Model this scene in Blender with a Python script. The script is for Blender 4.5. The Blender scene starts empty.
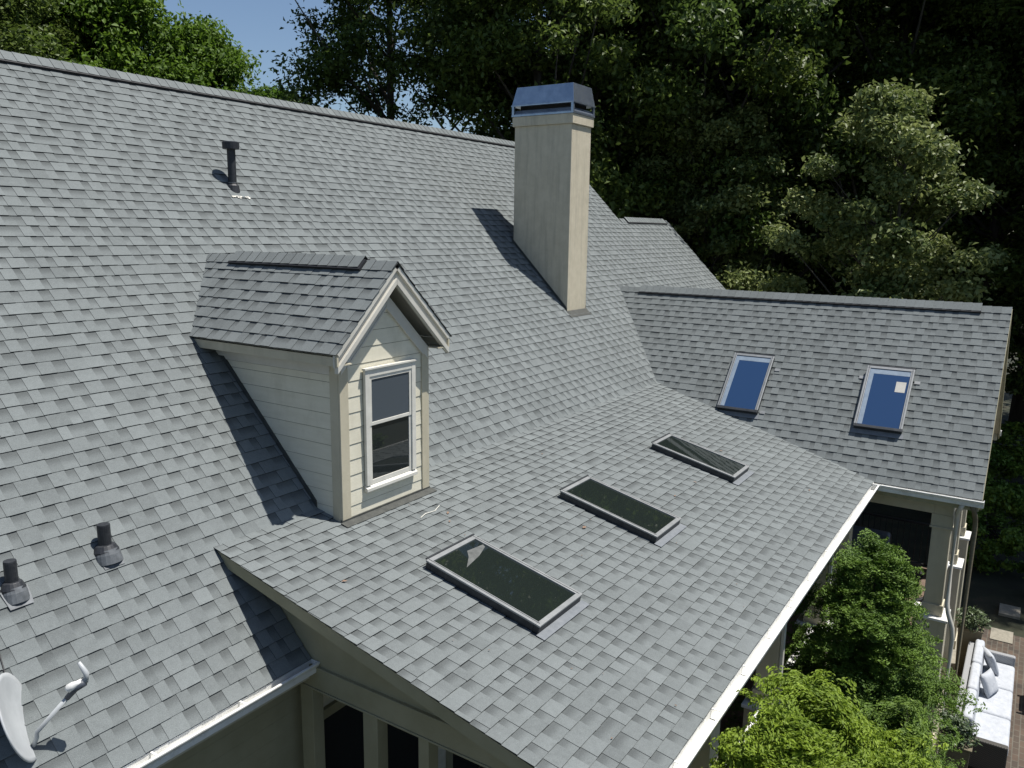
import bpy, bmesh, math, random
import numpy as np
from mathutils import Vector, Matrix, Euler
random.seed(7); rng = np.random.default_rng(11)
scene = bpy.context.scene
C = scene.collection
R = math.radians

# ------------------------------------------------------------------ camera
cam_d = bpy.data.cameras.new('camera'); cam = bpy.data.objects.new('camera', cam_d); C.objects.link(cam)
scene.camera = cam
cam_d.sensor_width = 36.0; cam_d.lens = 804.54 / 1024 * 36.0
cam_d.clip_start = 0.1; cam_d.clip_end = 2000
YAW, PITCH, ROLL = 0.578694540, -0.189626130, 0.0138027670
fw = Vector((math.cos(YAW)*math.cos(PITCH), math.sin(YAW)*math.cos(PITCH), math.sin(PITCH)))
rt = Vector((math.sin(YAW), -math.cos(YAW), 0)); up = rt.cross(fw)
rt2 = rt*math.cos(ROLL) + up*math.sin(ROLL); up2 = rt2.cross(fw)
m = Matrix((rt2, up2, -fw)).transposed().to_4x4()
m.translation = Vector((-4.4088, -6.1319, 2.9193))
cam.matrix_world = m

# ------------------------------------------------------------------ light
world = bpy.data.worlds.new('World'); scene.world = world; world.use_nodes = True
nt = world.node_tree; bg = nt.nodes['Background']
sky = nt.nodes.new('ShaderNodeTexSky'); sky.sky_type = 'NISHITA'; sky.sun_disc = False
SUNDIR = Vector((0.23, -0.31, 1.0)).normalized()
sky.sun_elevation = math.asin(SUNDIR.z); sky.sun_rotation = math.atan2(SUNDIR.x, SUNDIR.y)
sky.air_density = 1.0; sky.dust_density = 0.9; sky.ozone_density = 2.5; sky.altitude = 300
nt.links.new(sky.outputs[0], bg.inputs[0]); bg.inputs[1].default_value = 0.08
sd = bpy.data.lights.new('sun', 'SUN'); sd.energy = 5.0; sd.angle = R(0.53); sd.color = (1.0, 0.96, 0.9)
sun = bpy.data.objects.new('sun', sd); C.objects.link(sun)
sun.rotation_euler = (-SUNDIR).to_track_quat('-Z', 'Y').to_euler()
scene.view_settings.view_transform = 'Standard'; scene.view_settings.look = 'None'
scene.view_settings.gamma = 1; scene.view_settings.exposure = 0.40
scene.view_settings.use_curve_mapping = False

# ------------------------------------------------------------------ materials
def new_mat(name):
    m = bpy.data.materials.new(name); m.use_nodes = True
    return m, m.node_tree, m.node_tree.nodes['Principled BSDF']
def noise_mat(name, c0, c1, scale=6, rough=0.7, bump=0.0, bscale=60, metal=0.0, detail=5, spec=None, stretch=None):
    m, t, p = new_mat(name)
    tc = t.nodes.new('ShaderNodeTexCoord')
    src = tc.outputs['Object']
    if stretch:
        mp = t.nodes.new('ShaderNodeMapping'); mp.inputs['Scale'].default_value = stretch
        t.links.new(src, mp.inputs[0]); src = mp.outputs[0]
    n = t.nodes.new('ShaderNodeTexNoise'); n.inputs['Scale'].default_value = scale; n.inputs['Detail'].default_value = detail
    n.inputs['Roughness'].default_value = 0.65
    t.links.new(src, n.inputs['Vector'])
    r = t.nodes.new('ShaderNodeValToRGB')
    r.color_ramp.elements[0].position = 0.32; r.color_ramp.elements[1].position = 0.68
    r.color_ramp.elements[0].color = (*c0, 1); r.color_ramp.elements[1].color = (*c1, 1)
    t.links.new(n.outputs['Fac'], r.inputs[0]); t.links.new(r.outputs[0], p.inputs['Base Color'])
    p.inputs['Roughness'].default_value = rough; p.inputs['Metallic'].default_value = metal
    if spec is not None: p.inputs['Specular IOR Level'].default_value = spec
    if bump:
        n2 = t.nodes.new('ShaderNodeTexNoise'); n2.inputs['Scale'].default_value = bscale; n2.inputs['Detail'].default_value = 3
        t.links.new(tc.outputs['Object'], n2.inputs['Vector'])
        b = t.nodes.new('ShaderNodeBump'); b.inputs['Strength'].default_value = bump; b.inputs['Distance'].default_value = 0.01
        t.links.new(n2.outputs['Fac'], b.inputs['Height']); t.links.new(b.outputs[0], p.inputs['Normal'])
    return m

def shingle_mat():
    m, t, p = new_mat('asphalt_shingle')
    N, L = t.nodes.new, t.links.new
    at = N('ShaderNodeAttribute'); at.attribute_name = 'tab'
    sep = N('ShaderNodeSeparateColor'); L(at.outputs['Color'], sep.inputs[0])
    tc = N('ShaderNodeTexCoord')
    # granules
    g = N('ShaderNodeTexNoise'); g.inputs['Scale'].default_value = 170; g.inputs['Detail'].default_value = 3; L(tc.outputs['Object'], g.inputs['Vector'])
    g2 = N('ShaderNodeTexNoise'); g2.inputs['Scale'].default_value = 1.1; g2.inputs['Detail'].default_value = 6; L(tc.outputs['Object'], g2.inputs['Vector'])
    g3 = N('ShaderNodeTexNoise'); g3.inputs['Scale'].default_value = 22; g3.inputs['Detail'].default_value = 4; L(tc.outputs['Object'], g3.inputs['Vector'])
    def mth(op, a, b=None, c=None):
        x = N('ShaderNodeMath'); x.operation = op
        for i, v in enumerate((a, b, c)):
            if v is None: continue
            if isinstance(v, (int, float)): x.inputs[i].default_value = v
            else: L(v, x.inputs[i])
        return x.outputs[0]
    # brightness factor = 0.78 + tint*0.3 + noise
    f = mth('MULTIPLY_ADD', sep.outputs[0], 0.28, 0.83)
    f = mth('MULTIPLY_ADD', mth('SUBTRACT', g.outputs['Fac'], 0.5), 0.85, f)
    f = mth('MULTIPLY_ADD', mth('SUBTRACT', g2.outputs['Fac'], 0.5), 0.25, f)
    f = mth('MULTIPLY_ADD', mth('SUBTRACT', g3.outputs['Fac'], 0.5), 0.30, f)
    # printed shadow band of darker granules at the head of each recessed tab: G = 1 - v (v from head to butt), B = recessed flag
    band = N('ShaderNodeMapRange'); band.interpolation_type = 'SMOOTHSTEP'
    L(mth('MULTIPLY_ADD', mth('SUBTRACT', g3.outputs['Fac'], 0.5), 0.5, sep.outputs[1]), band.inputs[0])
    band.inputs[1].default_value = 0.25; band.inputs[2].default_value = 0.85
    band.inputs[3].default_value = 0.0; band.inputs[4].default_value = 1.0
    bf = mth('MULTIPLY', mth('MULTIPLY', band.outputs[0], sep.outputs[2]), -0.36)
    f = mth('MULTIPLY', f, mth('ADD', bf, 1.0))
    mix = N('ShaderNodeMix'); mix.data_type = 'RGBA'; mix.blend_type = 'MULTIPLY'; mix.inputs[0].default_value = 1.0
    mix.inputs[6].default_value = (0.156, 0.172, 0.172, 1)
    cmb = N('ShaderNodeCombineColor')
    for i in range(3): L(f, cmb.inputs[i])
    L(cmb.outputs[0], mix.inputs[7]); L(mix.outputs[2], p.inputs['Base Color'])
    p.inputs['Roughness'].default_value = 0.92; p.inputs['Specular IOR Level'].default_value = 0.25
    b = N('ShaderNodeBump'); b.inputs['Strength'].default_value = 0.5; b.inputs['Distance'].default_value = 0.004
    L(g.outputs['Fac'], b.inputs['Height']); L(b.outputs[0], p.inputs['Normal'])
    return m
M = {}
M['shingle'] = shingle_mat()
M['edge'] = noise_mat('shingle_butt', (0.018, 0.02, 0.022), (0.04, 0.043, 0.045), 40, 0.95)
M['vent'] = noise_mat('ridge_vent_plastic', (0.008, 0.009, 0.011), (0.016, 0.017, 0.02), 30, 0.7)
M['tan'] = noise_mat('tan_trim_paint', (0.46, 0.42, 0.31), (0.52, 0.475, 0.36), 3, 0.6, 0.08, 90)
M['trimgrey'] = noise_mat('pale_trim_paint', (0.52, 0.50, 0.44), (0.60, 0.58, 0.52), 4, 0.55)
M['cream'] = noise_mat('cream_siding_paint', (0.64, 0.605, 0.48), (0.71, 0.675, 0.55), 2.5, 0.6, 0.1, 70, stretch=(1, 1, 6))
M['shadedtan'] = noise_mat('shaded_siding_paint', (0.27, 0.25, 0.155), (0.33, 0.305, 0.20), 2.5, 0.65, 0.1, 70)  # siding and trim paint darkened, shade put into the colour
M['stucco'] = noise_mat('chimney_stucco', (0.52, 0.465, 0.345), (0.60, 0.54, 0.41), 5, 0.85, 0.6, 120)
def stain(m, col, amount, stretch, scale=1.5):
    t = m.node_tree; p = t.nodes['Principled BSDF']; src = p.inputs['Base Color'].links[0].from_socket
    tc = t.nodes.new('ShaderNodeTexCoord'); mp = t.nodes.new('ShaderNodeMapping'); mp.inputs['Scale'].default_value = stretch
    t.links.new(tc.outputs['Object'], mp.inputs[0])
    n = t.nodes.new('ShaderNodeTexNoise'); n.inputs['Scale'].default_value = scale; n.inputs['Detail'].default_value = 8; n.inputs['Roughness'].default_value = .7
    t.links.new(mp.outputs[0], n.inputs['Vector'])
    r = t.nodes.new('ShaderNodeMapRange'); r.inputs[1].default_value = .48; r.inputs[2].default_value = .78; r.inputs[4].default_value = amount
    t.links.new(n.outputs['Fac'], r.inputs[0])
    mx = t.nodes.new('ShaderNodeMix'); mx.data_type = 'RGBA'; t.links.new(r.outputs[0], mx.inputs[0]); t.links.new(src, mx.inputs[6]); mx.inputs[7].default_value = (*col, 1)
    t.links.new(mx.outputs[2], p.inputs['Base Color'])
stain(M['stucco'], (.26, .235, .18), .55, (7, 7, .6))
stain(M['cream'], (.36, .33, .24), .35, (3, 3, 1.2))
stain(M['tan'], (.24, .22, .16), .4, (3, 3, 1))
M['white'] = noise_mat('white_gutter_paint', (0.70, 0.70, 0.67), (0.82, 0.82, 0.79), 5, 0.45)
M['window'] = noise_mat('white_window_paint', (0.56, 0.545, 0.49), (0.66, 0.645, 0.58), 8, 0.45)
stain(M['white'], (.34, .32, .27), .55, (2, 2, 2), 3)
M['black'] = noise_mat('black_metal', (0.012, 0.012, 0.014), (0.025, 0.025, 0.027), 20, 0.5)
M['rubber'] = noise_mat('black_pipe', (0.010, 0.012, 0.016), (0.03, 0.033, 0.038), 25, 0.55)
M['flash'] = noise_mat('dark_flashing', (0.045, 0.048, 0.045), (0.08, 0.083, 0.075), 12, 0.6, metal=0.2)
M['galv'] = noise_mat('galvanised_sheet', (0.07, 0.078, 0.085), (0.15, 0.163, 0.175), 14, 0.6, metal=0.1)
M['capmetal'] = noise_mat('chimney_cap_steel', (0.26, 0.31, 0.39), (0.40, 0.45, 0.52), 5, 0.22, metal=0.75)
M['cement'] = noise_mat('roof_sealant', (0.55, 0.53, 0.46), (0.8, 0.78, 0.7), 40, 0.8)
M['alu'] = noise_mat('skylight_aluminium', (0.24, 0.25, 0.25), (0.32, 0.33, 0.33), 9, 0.45, metal=0.35)
M['bronze'] = noise_mat('skylight_dark_flashing', (0.02, 0.024, 0.028), (0.045, 0.05, 0.055), 9, 0.5, metal=0.3)
M['apron'] = noise_mat('skylight_apron_flashing', (0.13, 0.145, 0.16), (0.18, 0.195, 0.21), 14, 0.6)
M['dish'] = noise_mat('dish_paint', (0.36, 0.38, 0.39), (0.44, 0.46, 0.47), 6, 0.45)
M['dishdark'] = noise_mat('dish_dark_plastic', (0.04, 0.05, 0.065), (0.07, 0.08, 0.1), 10, 0.5)
M['dark'] = noise_mat('dark_interior', (0.012, 0.012, 0.011), (0.022, 0.021, 0.02), 3, 0.9)
M['deckwood'] = noise_mat('porch_floor_wood', (0.10, 0.065, 0.045), (0.16, 0.11, 0.08), 6, 0.7, stretch=(1, 8, 1))
M['ceilwood'] = noise_mat('porch_ceiling', (0.10, 0.10, 0.08), (0.14, 0.135, 0.11), 4, 0.8)
M['cushion'] = noise_mat('white_cushion', (0.36, 0.38, 0.41), (0.46, 0.48, 0.51), 10, 0.9, 1.0, 9)
M['greycush'] = noise_mat('grey_cushion', (0.10, 0.115, 0.14), (0.15, 0.165, 0.19), 10, 0.9)
M['browncush'] = noise_mat('brown_cushion', (0.17, 0.11, 0.075), (0.23, 0.155, 0.11), 10, 0.9)
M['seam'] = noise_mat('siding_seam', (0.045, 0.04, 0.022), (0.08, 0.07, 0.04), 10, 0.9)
M['bark'] = noise_mat('tree_bark', (0.03, 0.026, 0.02), (0.08, 0.07, 0.055), 5, 0.95, 0.6, 25, stretch=(1, 1, 0.25))
M['planter'] = noise_mat('planter_wood', (0.10, 0.085, 0.05), (0.17, 0.145, 0.095), 6, 0.8, stretch=(1, 1, 9))
M['paper'] = noise_mat('paper_sticker', (0.40, 0.39, 0.35), (0.47, 0.455, 0.41), 12, 0.7)
M['shaft'] = noise_mat('skylight_sunlit_shaft', (0.16, 0.21, 0.27), (0.22, 0.28, 0.35), 12, 0.6)  # pale tone stands in for sunlight on the skylight shaft
M['concrete'] = noise_mat('patio_edge_concrete', (0.20, 0.185, 0.145), (0.30, 0.275, 0.22), 14, 0.9, 0.3, 60)

def wicker_mat(name, c0, c1):
    m, t, p = new_mat(name)
    tc = t.nodes.new('ShaderNodeTexCoord')
    w = t.nodes.new('ShaderNodeTexChecker'); w.inputs['Scale'].default_value = 55
    w.inputs[1].default_value = (*c0, 1); w.inputs[2].default_value = (*c1, 1)
    t.links.new(tc.outputs['Object'], w.inputs[0]); t.links.new(w.outputs[0], p.inputs['Base Color'])
    p.inputs['Roughness'].default_value = 0.7
    return m
M['wicker'] = wicker_mat('grey_wicker', (0.22, 0.225, 0.23), (0.32, 0.325, 0.33))
M['wickerdark'] = wicker_mat('brown_wicker', (0.03, 0.028, 0.024), (0.07, 0.065, 0.055))

def glass_mat(name, col, rough=0.02, ior=1.9):
    m, t, p = new_mat(name)
    p.inputs['Base Color'].default_value = (*col, 1); p.inputs['Roughness'].default_value = rough
    p.inputs['IOR'].default_value = ior
    tc = t.nodes.new('ShaderNodeTexCoord')
    n = t.nodes.new('ShaderNodeTexNoise'); n.inputs['Scale'].default_value = 3.0; n.inputs['Detail'].default_value = 2
    t.links.new(tc.outputs['Object'], n.inputs['Vector'])
    b = t.nodes.new('ShaderNodeBump'); b.inputs['Strength'].default_value = 0.02; b.inputs['Distance'].default_value = 0.01
    t.links.new(n.outputs['Fac'], b.inputs['Height']); t.links.new(b.outputs[0], p.inputs['Normal'])
    return m
M['bronzegrey'] = noise_mat('shade_cloth', (0.06, 0.065, 0.062), (0.13, 0.135, 0.13), 9, 0.7)
M['glass'] = glass_mat('skylight_glass', (0.013, 0.018, 0.016), ior=2.1)
M['glassblue'] = glass_mat('sky_tinted_skylight_glass', (0.018, 0.048, 0.12), ior=1.9)  # blue of the reflected sky put into the base colour
M['winglass'] = glass_mat('window_glass', (0.018, 0.022, 0.022), ior=1.7)
M['screen'] = glass_mat('window_glass_with_curtain', (0.07, 0.085, 0.10), rough=0.15, ior=1.5)

def leaf_mat(name, c0, c1, trans=0.3, rough=0.45, tcol=None):
    m, t, p = new_mat(name)
    N, L = t.nodes.new, t.links.new
    at = N('ShaderNodeAttribute'); at.attribute_name = 'tint'
    oi = N('ShaderNodeObjectInfo')
    mx = N('ShaderNodeMix'); mx.data_type = 'RGBA'
    mx.inputs[6].default_value = (*c0, 1); mx.inputs[7].default_value = (*c1, 1); L(at.outputs['Fac'], mx.inputs[0])
    hs = N('ShaderNodeHueSaturation'); L(mx.outputs[2], hs.inputs['Color'])
    mr = N('ShaderNodeMapRange'); L(oi.outputs['Random'], mr.inputs[0]); mr.inputs[3].default_value = 0.8; mr.inputs[4].default_value = 1.2
    L(mr.outputs[0], hs.inputs['Value'])
    mr2 = N('ShaderNodeMapRange'); L(oi.outputs['Random'], mr2.inputs[0]); mr2.inputs[3].default_value = 0.515; mr2.inputs[4].default_value = 0.485
    L(mr2.outputs[0], hs.inputs['Hue'])
    L(hs.outputs[0], p.inputs['Base Color']); p.inputs['Roughness'].default_value = rough; p.inputs['Specular IOR Level'].default_value = 0.35
    tr = N('ShaderNodeBsdfTranslucent')
    if tcol: tr.inputs[0].default_value = (*tcol, 1)
    else: L(hs.outputs[0], tr.inputs[0])
    ms = N('ShaderNodeMixShader'); ms.inputs[0].default_value = trans
    L(p.outputs[0], ms.inputs[1]); L(tr.outputs[0], ms.inputs[2])
    L(ms.outputs[0], t.nodes['Material Output'].inputs[0])
    return m
M['leafdark'] = leaf_mat('dark_oak_leaf', (0.034, 0.062, 0.010), (0.17, 0.235, 0.050), 0.42, 0.5)
M['leafgreen'] = leaf_mat('light_green_leaf', (0.075, 0.14, 0.014), (0.18, 0.28, 0.035), 0.45, 0.6)
M['leafgrey'] = leaf_mat('grey_green_leaf', (0.05, 0.09, 0.020), (0.23, 0.28, 0.10), 0.35, 0.5)
M['cypress'] = leaf_mat('cypress_spray', (0.045, 0.095, 0.012), (0.20, 0.30, 0.040), 0.25, 0.6)
M['goldcypress'] = leaf_mat('golden_cypress_spray', (0.10, 0.165, 0.012), (0.29, 0.39, 0.038), 0.35, 0.6)
M['pottedleaf'] = leaf_mat('potted_plant_leaf', (0.05, 0.08, 0.03), (0.12, 0.16, 0.08), 0.2, 0.4)

# ------------------------------------------------------------------ helpers. Plan coordinates: x along the main ridge, d toward the viewer (down-slope), z up; world y = -d
class MB:
    def __init__(s): s.v = []; s.f = []; s.m = []
    def add(s, vs, fs, mi=0):
        o = len(s.v); s.v += [(a, -b, c) for a, b, c in vs]
        s.f += [tuple(o+i for i in f) for f in fs]; s.m += [mi]*len(fs)
    def hexa(s, p, mi=0):   # 8 pts: bottom 4 ccw, top 4
        s.add(p, [(0,1,2,3),(4,5,6,7),(0,1,5,4),(1,2,6,5),(2,3,7,6),(3,0,4,7)], mi)
    def box(s, x0, x1, y0, y1, z0, z1, mi=0):
        s.hexa([(x0,y0,z0),(x1,y0,z0),(x1,y1,z0),(x0,y1,z0),(x0,y0,z1),(x1,y0,z1),(x1,y1,z1),(x0,y1,z1)], mi)
    def obox(s, O, a, b, c, mi=0):
        O, a, b, c = map(Vector, (O, a, b, c))
        s.hexa([tuple(q) for q in (O, O+a, O+a+b, O+b, O+c, O+a+c, O+a+b+c, O+b+c)], mi)
    def prism(s, poly, e, mi=0):
        n = len(poly); e = Vector(e)
        vs = [tuple(Vector(p)) for p in poly] + [tuple(Vector(p)+e) for p in poly]
        fs = [tuple(range(n)), tuple(range(n, 2*n))] + [(i, (i+1) % n, (i+1) % n+n, i+n) for i in range(n)]
        s.add(vs, fs, mi)
    def tube(s, pts, rs, n=12, mi=0, cap=True):
        pts = [Vector(p) for p in pts]
        if not isinstance(rs, (list, tuple)): rs = [rs]*len(pts)
        rings = []; ref = None
        for i, p in enumerate(pts):
            t = (pts[min(i+1, len(pts)-1)] - pts[max(i-1, 0)]).normalized()
            if ref is None: ref = Vector((0, 0, 1)) if abs(t.z) < 0.9 else Vector((1, 0, 0))
            u = t.cross(ref).normalized(); w = t.cross(u).normalized(); ref = -w if False else ref
            rings.append([tuple(p + (u*math.cos(2*math.pi*k/n) + w*math.sin(2*math.pi*k/n))*rs[i]) for k in range(n)])
        vs = sum(rings, []); fs = []
        for i in range(len(pts)-1):
            for k in range(n): fs.append((i*n+k, i*n+(k+1) % n, (i+1)*n+(k+1) % n, (i+1)*n+k))
        if cap: fs += [tuple(range(n)), tuple((len(pts)-1)*n+k for k in range(n))]
        s.add(vs, fs, mi)
    def build(s, name, mats, parent=None, bevel=0.0, smooth=False, clips=(), segs=2):
        me = bpy.data.meshes.new(name); me.from_pydata(s.v, [], s.f)
        if not isinstance(mats, (list, tuple)): mats = [mats]
        for q in mats: me.materials.append(M[q])
        me.polygons.foreach_set('material_index', s.m)
        bm = bmesh.new(); bm.from_mesh(me)
        for (co, no) in clips:   # keep the side the normal points to, (x,d,z)
            geo = bm.verts[:] + bm.edges[:] + bm.faces[:]
            r = bmesh.ops.bisect_plane(bm, geom=geo, plane_co=(co[0], -co[1], co[2]), plane_no=(no[0], -no[1], no[2]), clear_inner=True, dist=1e-5)
            ed = [e for e in r['geom_cut'] if isinstance(e, bmesh.types.BMEdge)]
            try: bmesh.ops.holes_fill(bm, edges=ed, sides=0)
            except Exception: pass
        bmesh.ops.recalc_face_normals(bm, faces=bm.faces)
        bm.to_mesh(me); bm.free()
        if smooth:
            me.polygons.foreach_set('use_smooth', [True]*len(me.polygons))
        o = bpy.data.objects.new(name, me); C.objects.link(o)
        attach(o, parent)
        if bevel:
            bv = o.modifiers.new('bevel', 'BEVEL'); bv.width = bevel; bv.segments = segs; bv.limit_method = 'ANGLE'; bv.angle_limit = R(40)
        return o
ORIG = {}
def attach(o, parent):
    if parent is None: return
    o.parent = parent
    base = ORIG.get(parent.name)
    if base is not None: o.matrix_parent_inverse = Matrix.Translation(-Vector(base))
def thing(name, label, cat, loc=(0, 0, 0), group=None, rot=0.0, local=False):
    """Empty at the thing's base; loc is (x, d, z). local=True: the parts are modelled around the origin."""
    o = bpy.data.objects.new(name, None); C.objects.link(o)
    w = (loc[0], -loc[1], loc[2]); o.location = w; o.rotation_euler = (0, 0, rot)
    if not local: ORIG[o.name] = w
    o['label'] = label; o['category'] = cat
    if group: o['group'] = group
    return o
def struct(o, kind='structure'): o['kind'] = kind; return o

# ------------------------------------------------------------------ dimensions (metres)
A = 1.0113           # main roof slope
B = 0.2358           # lower roof slope
G = 1.0304           # wing roof slope
RD = -4.877          # main ridge d
RZ = -A*RD           # main ridge z
ED = 4.20            # lower roof eave d
EZ = -B*ED           # eave height
ML = 0.93            # main roof eave d (left part)
GX, GZ, GD = 11.84, 1.705, 5.743
GE = GX - (GZ-EZ)/G  # wing eave x
GROUND = -5.62
XL, XR, XE = -11.0, 14.72, 17.92
EXD = -3.18
EXP = 0.1458         # shingle exposure

def plane_M(off=0): return ((0, 0, off), Vector((0, A, 1)).normalized())
def plane_S(off=0): return ((0, 0, off), Vector((0, B, 1)).normalized())
def plane_G(off=0): return ((GX, 0, GZ+off), Vector((-G, 0, 1)).normalized())

# ------------------------------------------------------------------ shingles: every course and every tab is real geometry
def shingles(name, O, u, d, smax, rng_fn, parent, clips=(), seed=1, wscale=1.0, smin=0.0):
    """O: point on the ridge line, u: unit vector along the courses, d: unit vector down the slope (x,d,z)."""
    rnd = random.Random(seed)
    O, u, d = Vector(O), Vector(u).normalized(), Vector(d).normalized()
    n = u.cross(d); n = n if n.z > 0 else -n
    V, F, MI, COL = [], [], [], []
    def quad(p, mi, cols):
        o = len(V)
        for q in p: V.append((q.x, -q.y, q.z))
        F.append((o, o+1, o+2, o+3)); MI.append(mi); COL.extend(cols)
    k = 0
    while True:
        sb = smax - k*EXP; st = sb - EXP
        k += 1
        if sb <= smin + 0.01: break
        st = max(st, smin)
        wav = rnd.uniform(-0.002, 0.002)
        r = rng_fn((st+sb)/2)
        if r is None: continue
        x0, x1 = r
        x = x0 - rnd.uniform(0, 0.3); high = rnd.random() < 0.5
        ct = rnd.uniform(0, 1)
        while x < x1:
            w = rnd.uniform(0.09, 0.19)*wscale if high else rnd.uniform(0.07, 0.14)*wscale
            a, b = max(x, x0), min(x+w, x1)
            if b > a + 0.004:
                t = rnd.gauss(0.5, 0.17) + (0.08 if high else -0.10)
                t = min(1, max(0, t))
                if rnd.random() < 0.08: t *= 0.4
                top = 0.0035 + (0.004 if high else 0.0); but = 0.0125 + (0.0045 if high else 0.0)
                sbb = sb + wav + (rnd.uniform(-0.0015, 0.003))
                p0 = O + u*a + d*st + n*top; p1 = O + u*b + d*st + n*top
                p2 = O + u*b + d*sbb + n*but; p3 = O + u*a + d*sbb + n*but
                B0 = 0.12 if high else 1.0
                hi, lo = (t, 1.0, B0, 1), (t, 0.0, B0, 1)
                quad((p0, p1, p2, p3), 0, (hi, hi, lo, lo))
                q2 = p2 - n*but; q3 = p3 - n*but
                quad((p3, p2, q2, q3), 1, (lo,)*4)
                if high:
                    for pa, pb in ((p0, p3), (p1, p2)):
                        quad((pa, pb, pb - n*0.006, pa - n*0.006), 1, (lo,)*4)
            x += w; high = not high if rnd.random() < 0.9 else high
    me = bpy.data.meshes.new(name); me.from_pydata(V, [], F)
    for q in ('shingle', 'edge'): me.materials.append(M[q])
    me.polygons.foreach_set('material_index', MI)
    ca = me.color_attributes.new('tab', 'FLOAT_COLOR', 'CORNER')
    ca.data.foreach_set('color', np.array(COL, dtype=np.float32).ravel())
    if clips:
        bm = bmesh.new(); bm.from_mesh(me)
        for co, no in clips:
            bmesh.ops.bisect_plane(bm, geom=bm.verts[:]+bm.edges[:]+bm.faces[:], plane_co=(co[0], -co[1], co[2]), plane_no=(no[0], -no[1], no[2]), clear_inner=True, dist=1e-6)
        bm.to_mesh(me); bm.free()
    o = bpy.data.objects.new(name, me); C.objects.link(o); attach(o, parent)
    return o

def ridge_caps(name, P0, P1, s1, s2, parent, vent=None, lift=0.012, seed=3, w=0.13):
    """cap shingles folded over a ridge from P0 to P1; s1, s2 unit down-slope vectors. vent=(a,b) distance range that carries a dark vent strip."""
    rnd = random.Random(seed)
    P0, P1, s1, s2 = Vector(P0), Vector(P1), Vector(s1).normalized(), Vector(s2).normalized()
    L = (P1-P0).length; t = (P1-P0).normalized()
    up = Vector((0, 0, 1)); e = 0.15
    V, F, MI, COL = [], [], [], []
    def quad(p, mi, cols):
        o = len(V)
        for q in p: V.append((q.x, -q.y, q.z))
        F.append((o, o+1, o+2, o+3)); MI.append(mi); COL.extend(cols)
    x = 0
    while x < L:
        b = min(x+e, L); tint = min(1, max(0, rnd.gauss(0.5, 0.2)))
        mid = (x+b)/2
        lf = lift + (0.032 if vent and vent[0] <= mid <= vent[1] else 0.0)
        for s in (s1, s2):
            n = t.cross(s); n = n if n.z > 0 else -n
            ha, hb = lf + 0.009, lf + 0.003
            p0 = P0 + t*x + up*(ha*1.3); p1 = P0 + t*b + up*(hb*1.3)
            q0 = P0 + t*x + s*w + n*ha; q1 = P0 + t*b + s*w + n*hb
            c = (tint, 0.0, 0.0, 1)
            quad((p0, p1, q1, q0), 0, (c,)*4)
            quad((q0, q1, q1 - n*0.010, q0 - n*0.010), 1, (c,)*4)
            quad((p0, q0, q0 - n*0.007, p0 - up*0.008), 1, (c,)*4)
        x += e
    me = bpy.data.meshes.new(name); me.from_pydata(V, [], F)
    for q in ('shingle', 'edge'): me.materials.append(M[q])
    me.polygons.foreach_set('material_index', MI)
    ca = me.color_attributes.new('tab', 'FLOAT_COLOR', 'CORNER')
    ca.data.foreach_set('color', np.array(COL, dtype=np.float32).ravel())
    o = bpy.data.objects.new(name, me); C.objects.link(o); attach(o, parent)
    if vent:
        mb = MB(); a = P0 + t*vent[0]; LL = vent[1]-vent[0]
        for s in (s1, s2):
            n = t.cross(s); n = n if n.z > 0 else -n
            mb.obox(a + n*0.010, t*LL, s*(w+0.022), n*(lift+0.022))
        mb.build('ridge_vent', 'vent', o)
    return o

# ================================================================== SETTING
def ground_mat():
    m, t, p = new_mat('forest_floor')
    tc = t.nodes.new('ShaderNodeTexCoord')
    n = t.nodes.new('ShaderNodeTexNoise'); n.inputs['Scale'].default_value = 0.9; n.inputs['Detail'].default_value = 12; n.inputs['Roughness'].default_value = 0.75
    t.links.new(tc.outputs['Object'], n.inputs['Vector'])
    r = t.nodes.new('ShaderNodeValToRGB')
    e = r.color_ramp.elements
    e[0].position = 0.3; e[0].color = (0.012, 0.012, 0.007, 1); e[1].position = 0.72; e[1].color = (0.06, 0.045, 0.028, 1)
    x = e.new(0.5); x.color = (0.022, 0.026, 0.012, 1)
    t.links.new(n.outputs['Fac'], r.inputs[0]); t.links.new(r.outputs[0], p.inputs['Base Color']); p.inputs['Roughness'].default_value = 0.95
    return m
def brick_mat():
    m, t, p = new_mat('patio_brick')
    tc = t.nodes.new('ShaderNodeTexCoord')
    br = t.nodes.new('ShaderNodeTexBrick'); br.inputs['Scale'].default_value = 1.0
    br.inputs['Brick Width'].default_value = 0.2; br.inputs['Row Height'].default_value = 0.1; br.inputs['Mortar Size'].default_value = 0.008
    br.inputs['Color1'].default_value = (0.085, 0.058, 0.04, 1); br.inputs['Color2'].default_value = (0.05, 0.038, 0.028, 1); br.inputs['Mortar'].default_value = (0.10, 0.09, 0.07, 1)
    t.links.new(tc.outputs['Object'], br.inputs['Vector'])
    n = t.nodes.new('ShaderNodeTexNoise'); n.inputs['Scale'].default_value = 2.2; n.inputs['Detail'].default_value = 8
    t.links.new(tc.outputs['Object'], n.inputs['Vector'])
    mx = t.nodes.new('ShaderNodeMix'); mx.data_type = 'RGBA'; mx.blend_type = 'OVERLAY'; mx.inputs[0].default_value = 0.7
    t.links.new(br.outputs['Color'], mx.inputs[6]); t.links.new(n.outputs['Fac'], mx.inputs[7])
    t.links.new(mx.outputs[2], p.inputs['Base Color']); p.inputs['Roughness'].default_value = 0.85
    return m
M['ground'] = ground_mat(); M['brick'] = brick_mat()
mb = MB(); mb.add([(-600, -600, GROUND-0.05), (600, -600, GROUND-0.05), (600, 600, GROUND-0.05), (-600, 600, GROUND-0.05)], [(0, 1, 2, 3)])
struct(mb.build('ground', 'ground'))
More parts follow.
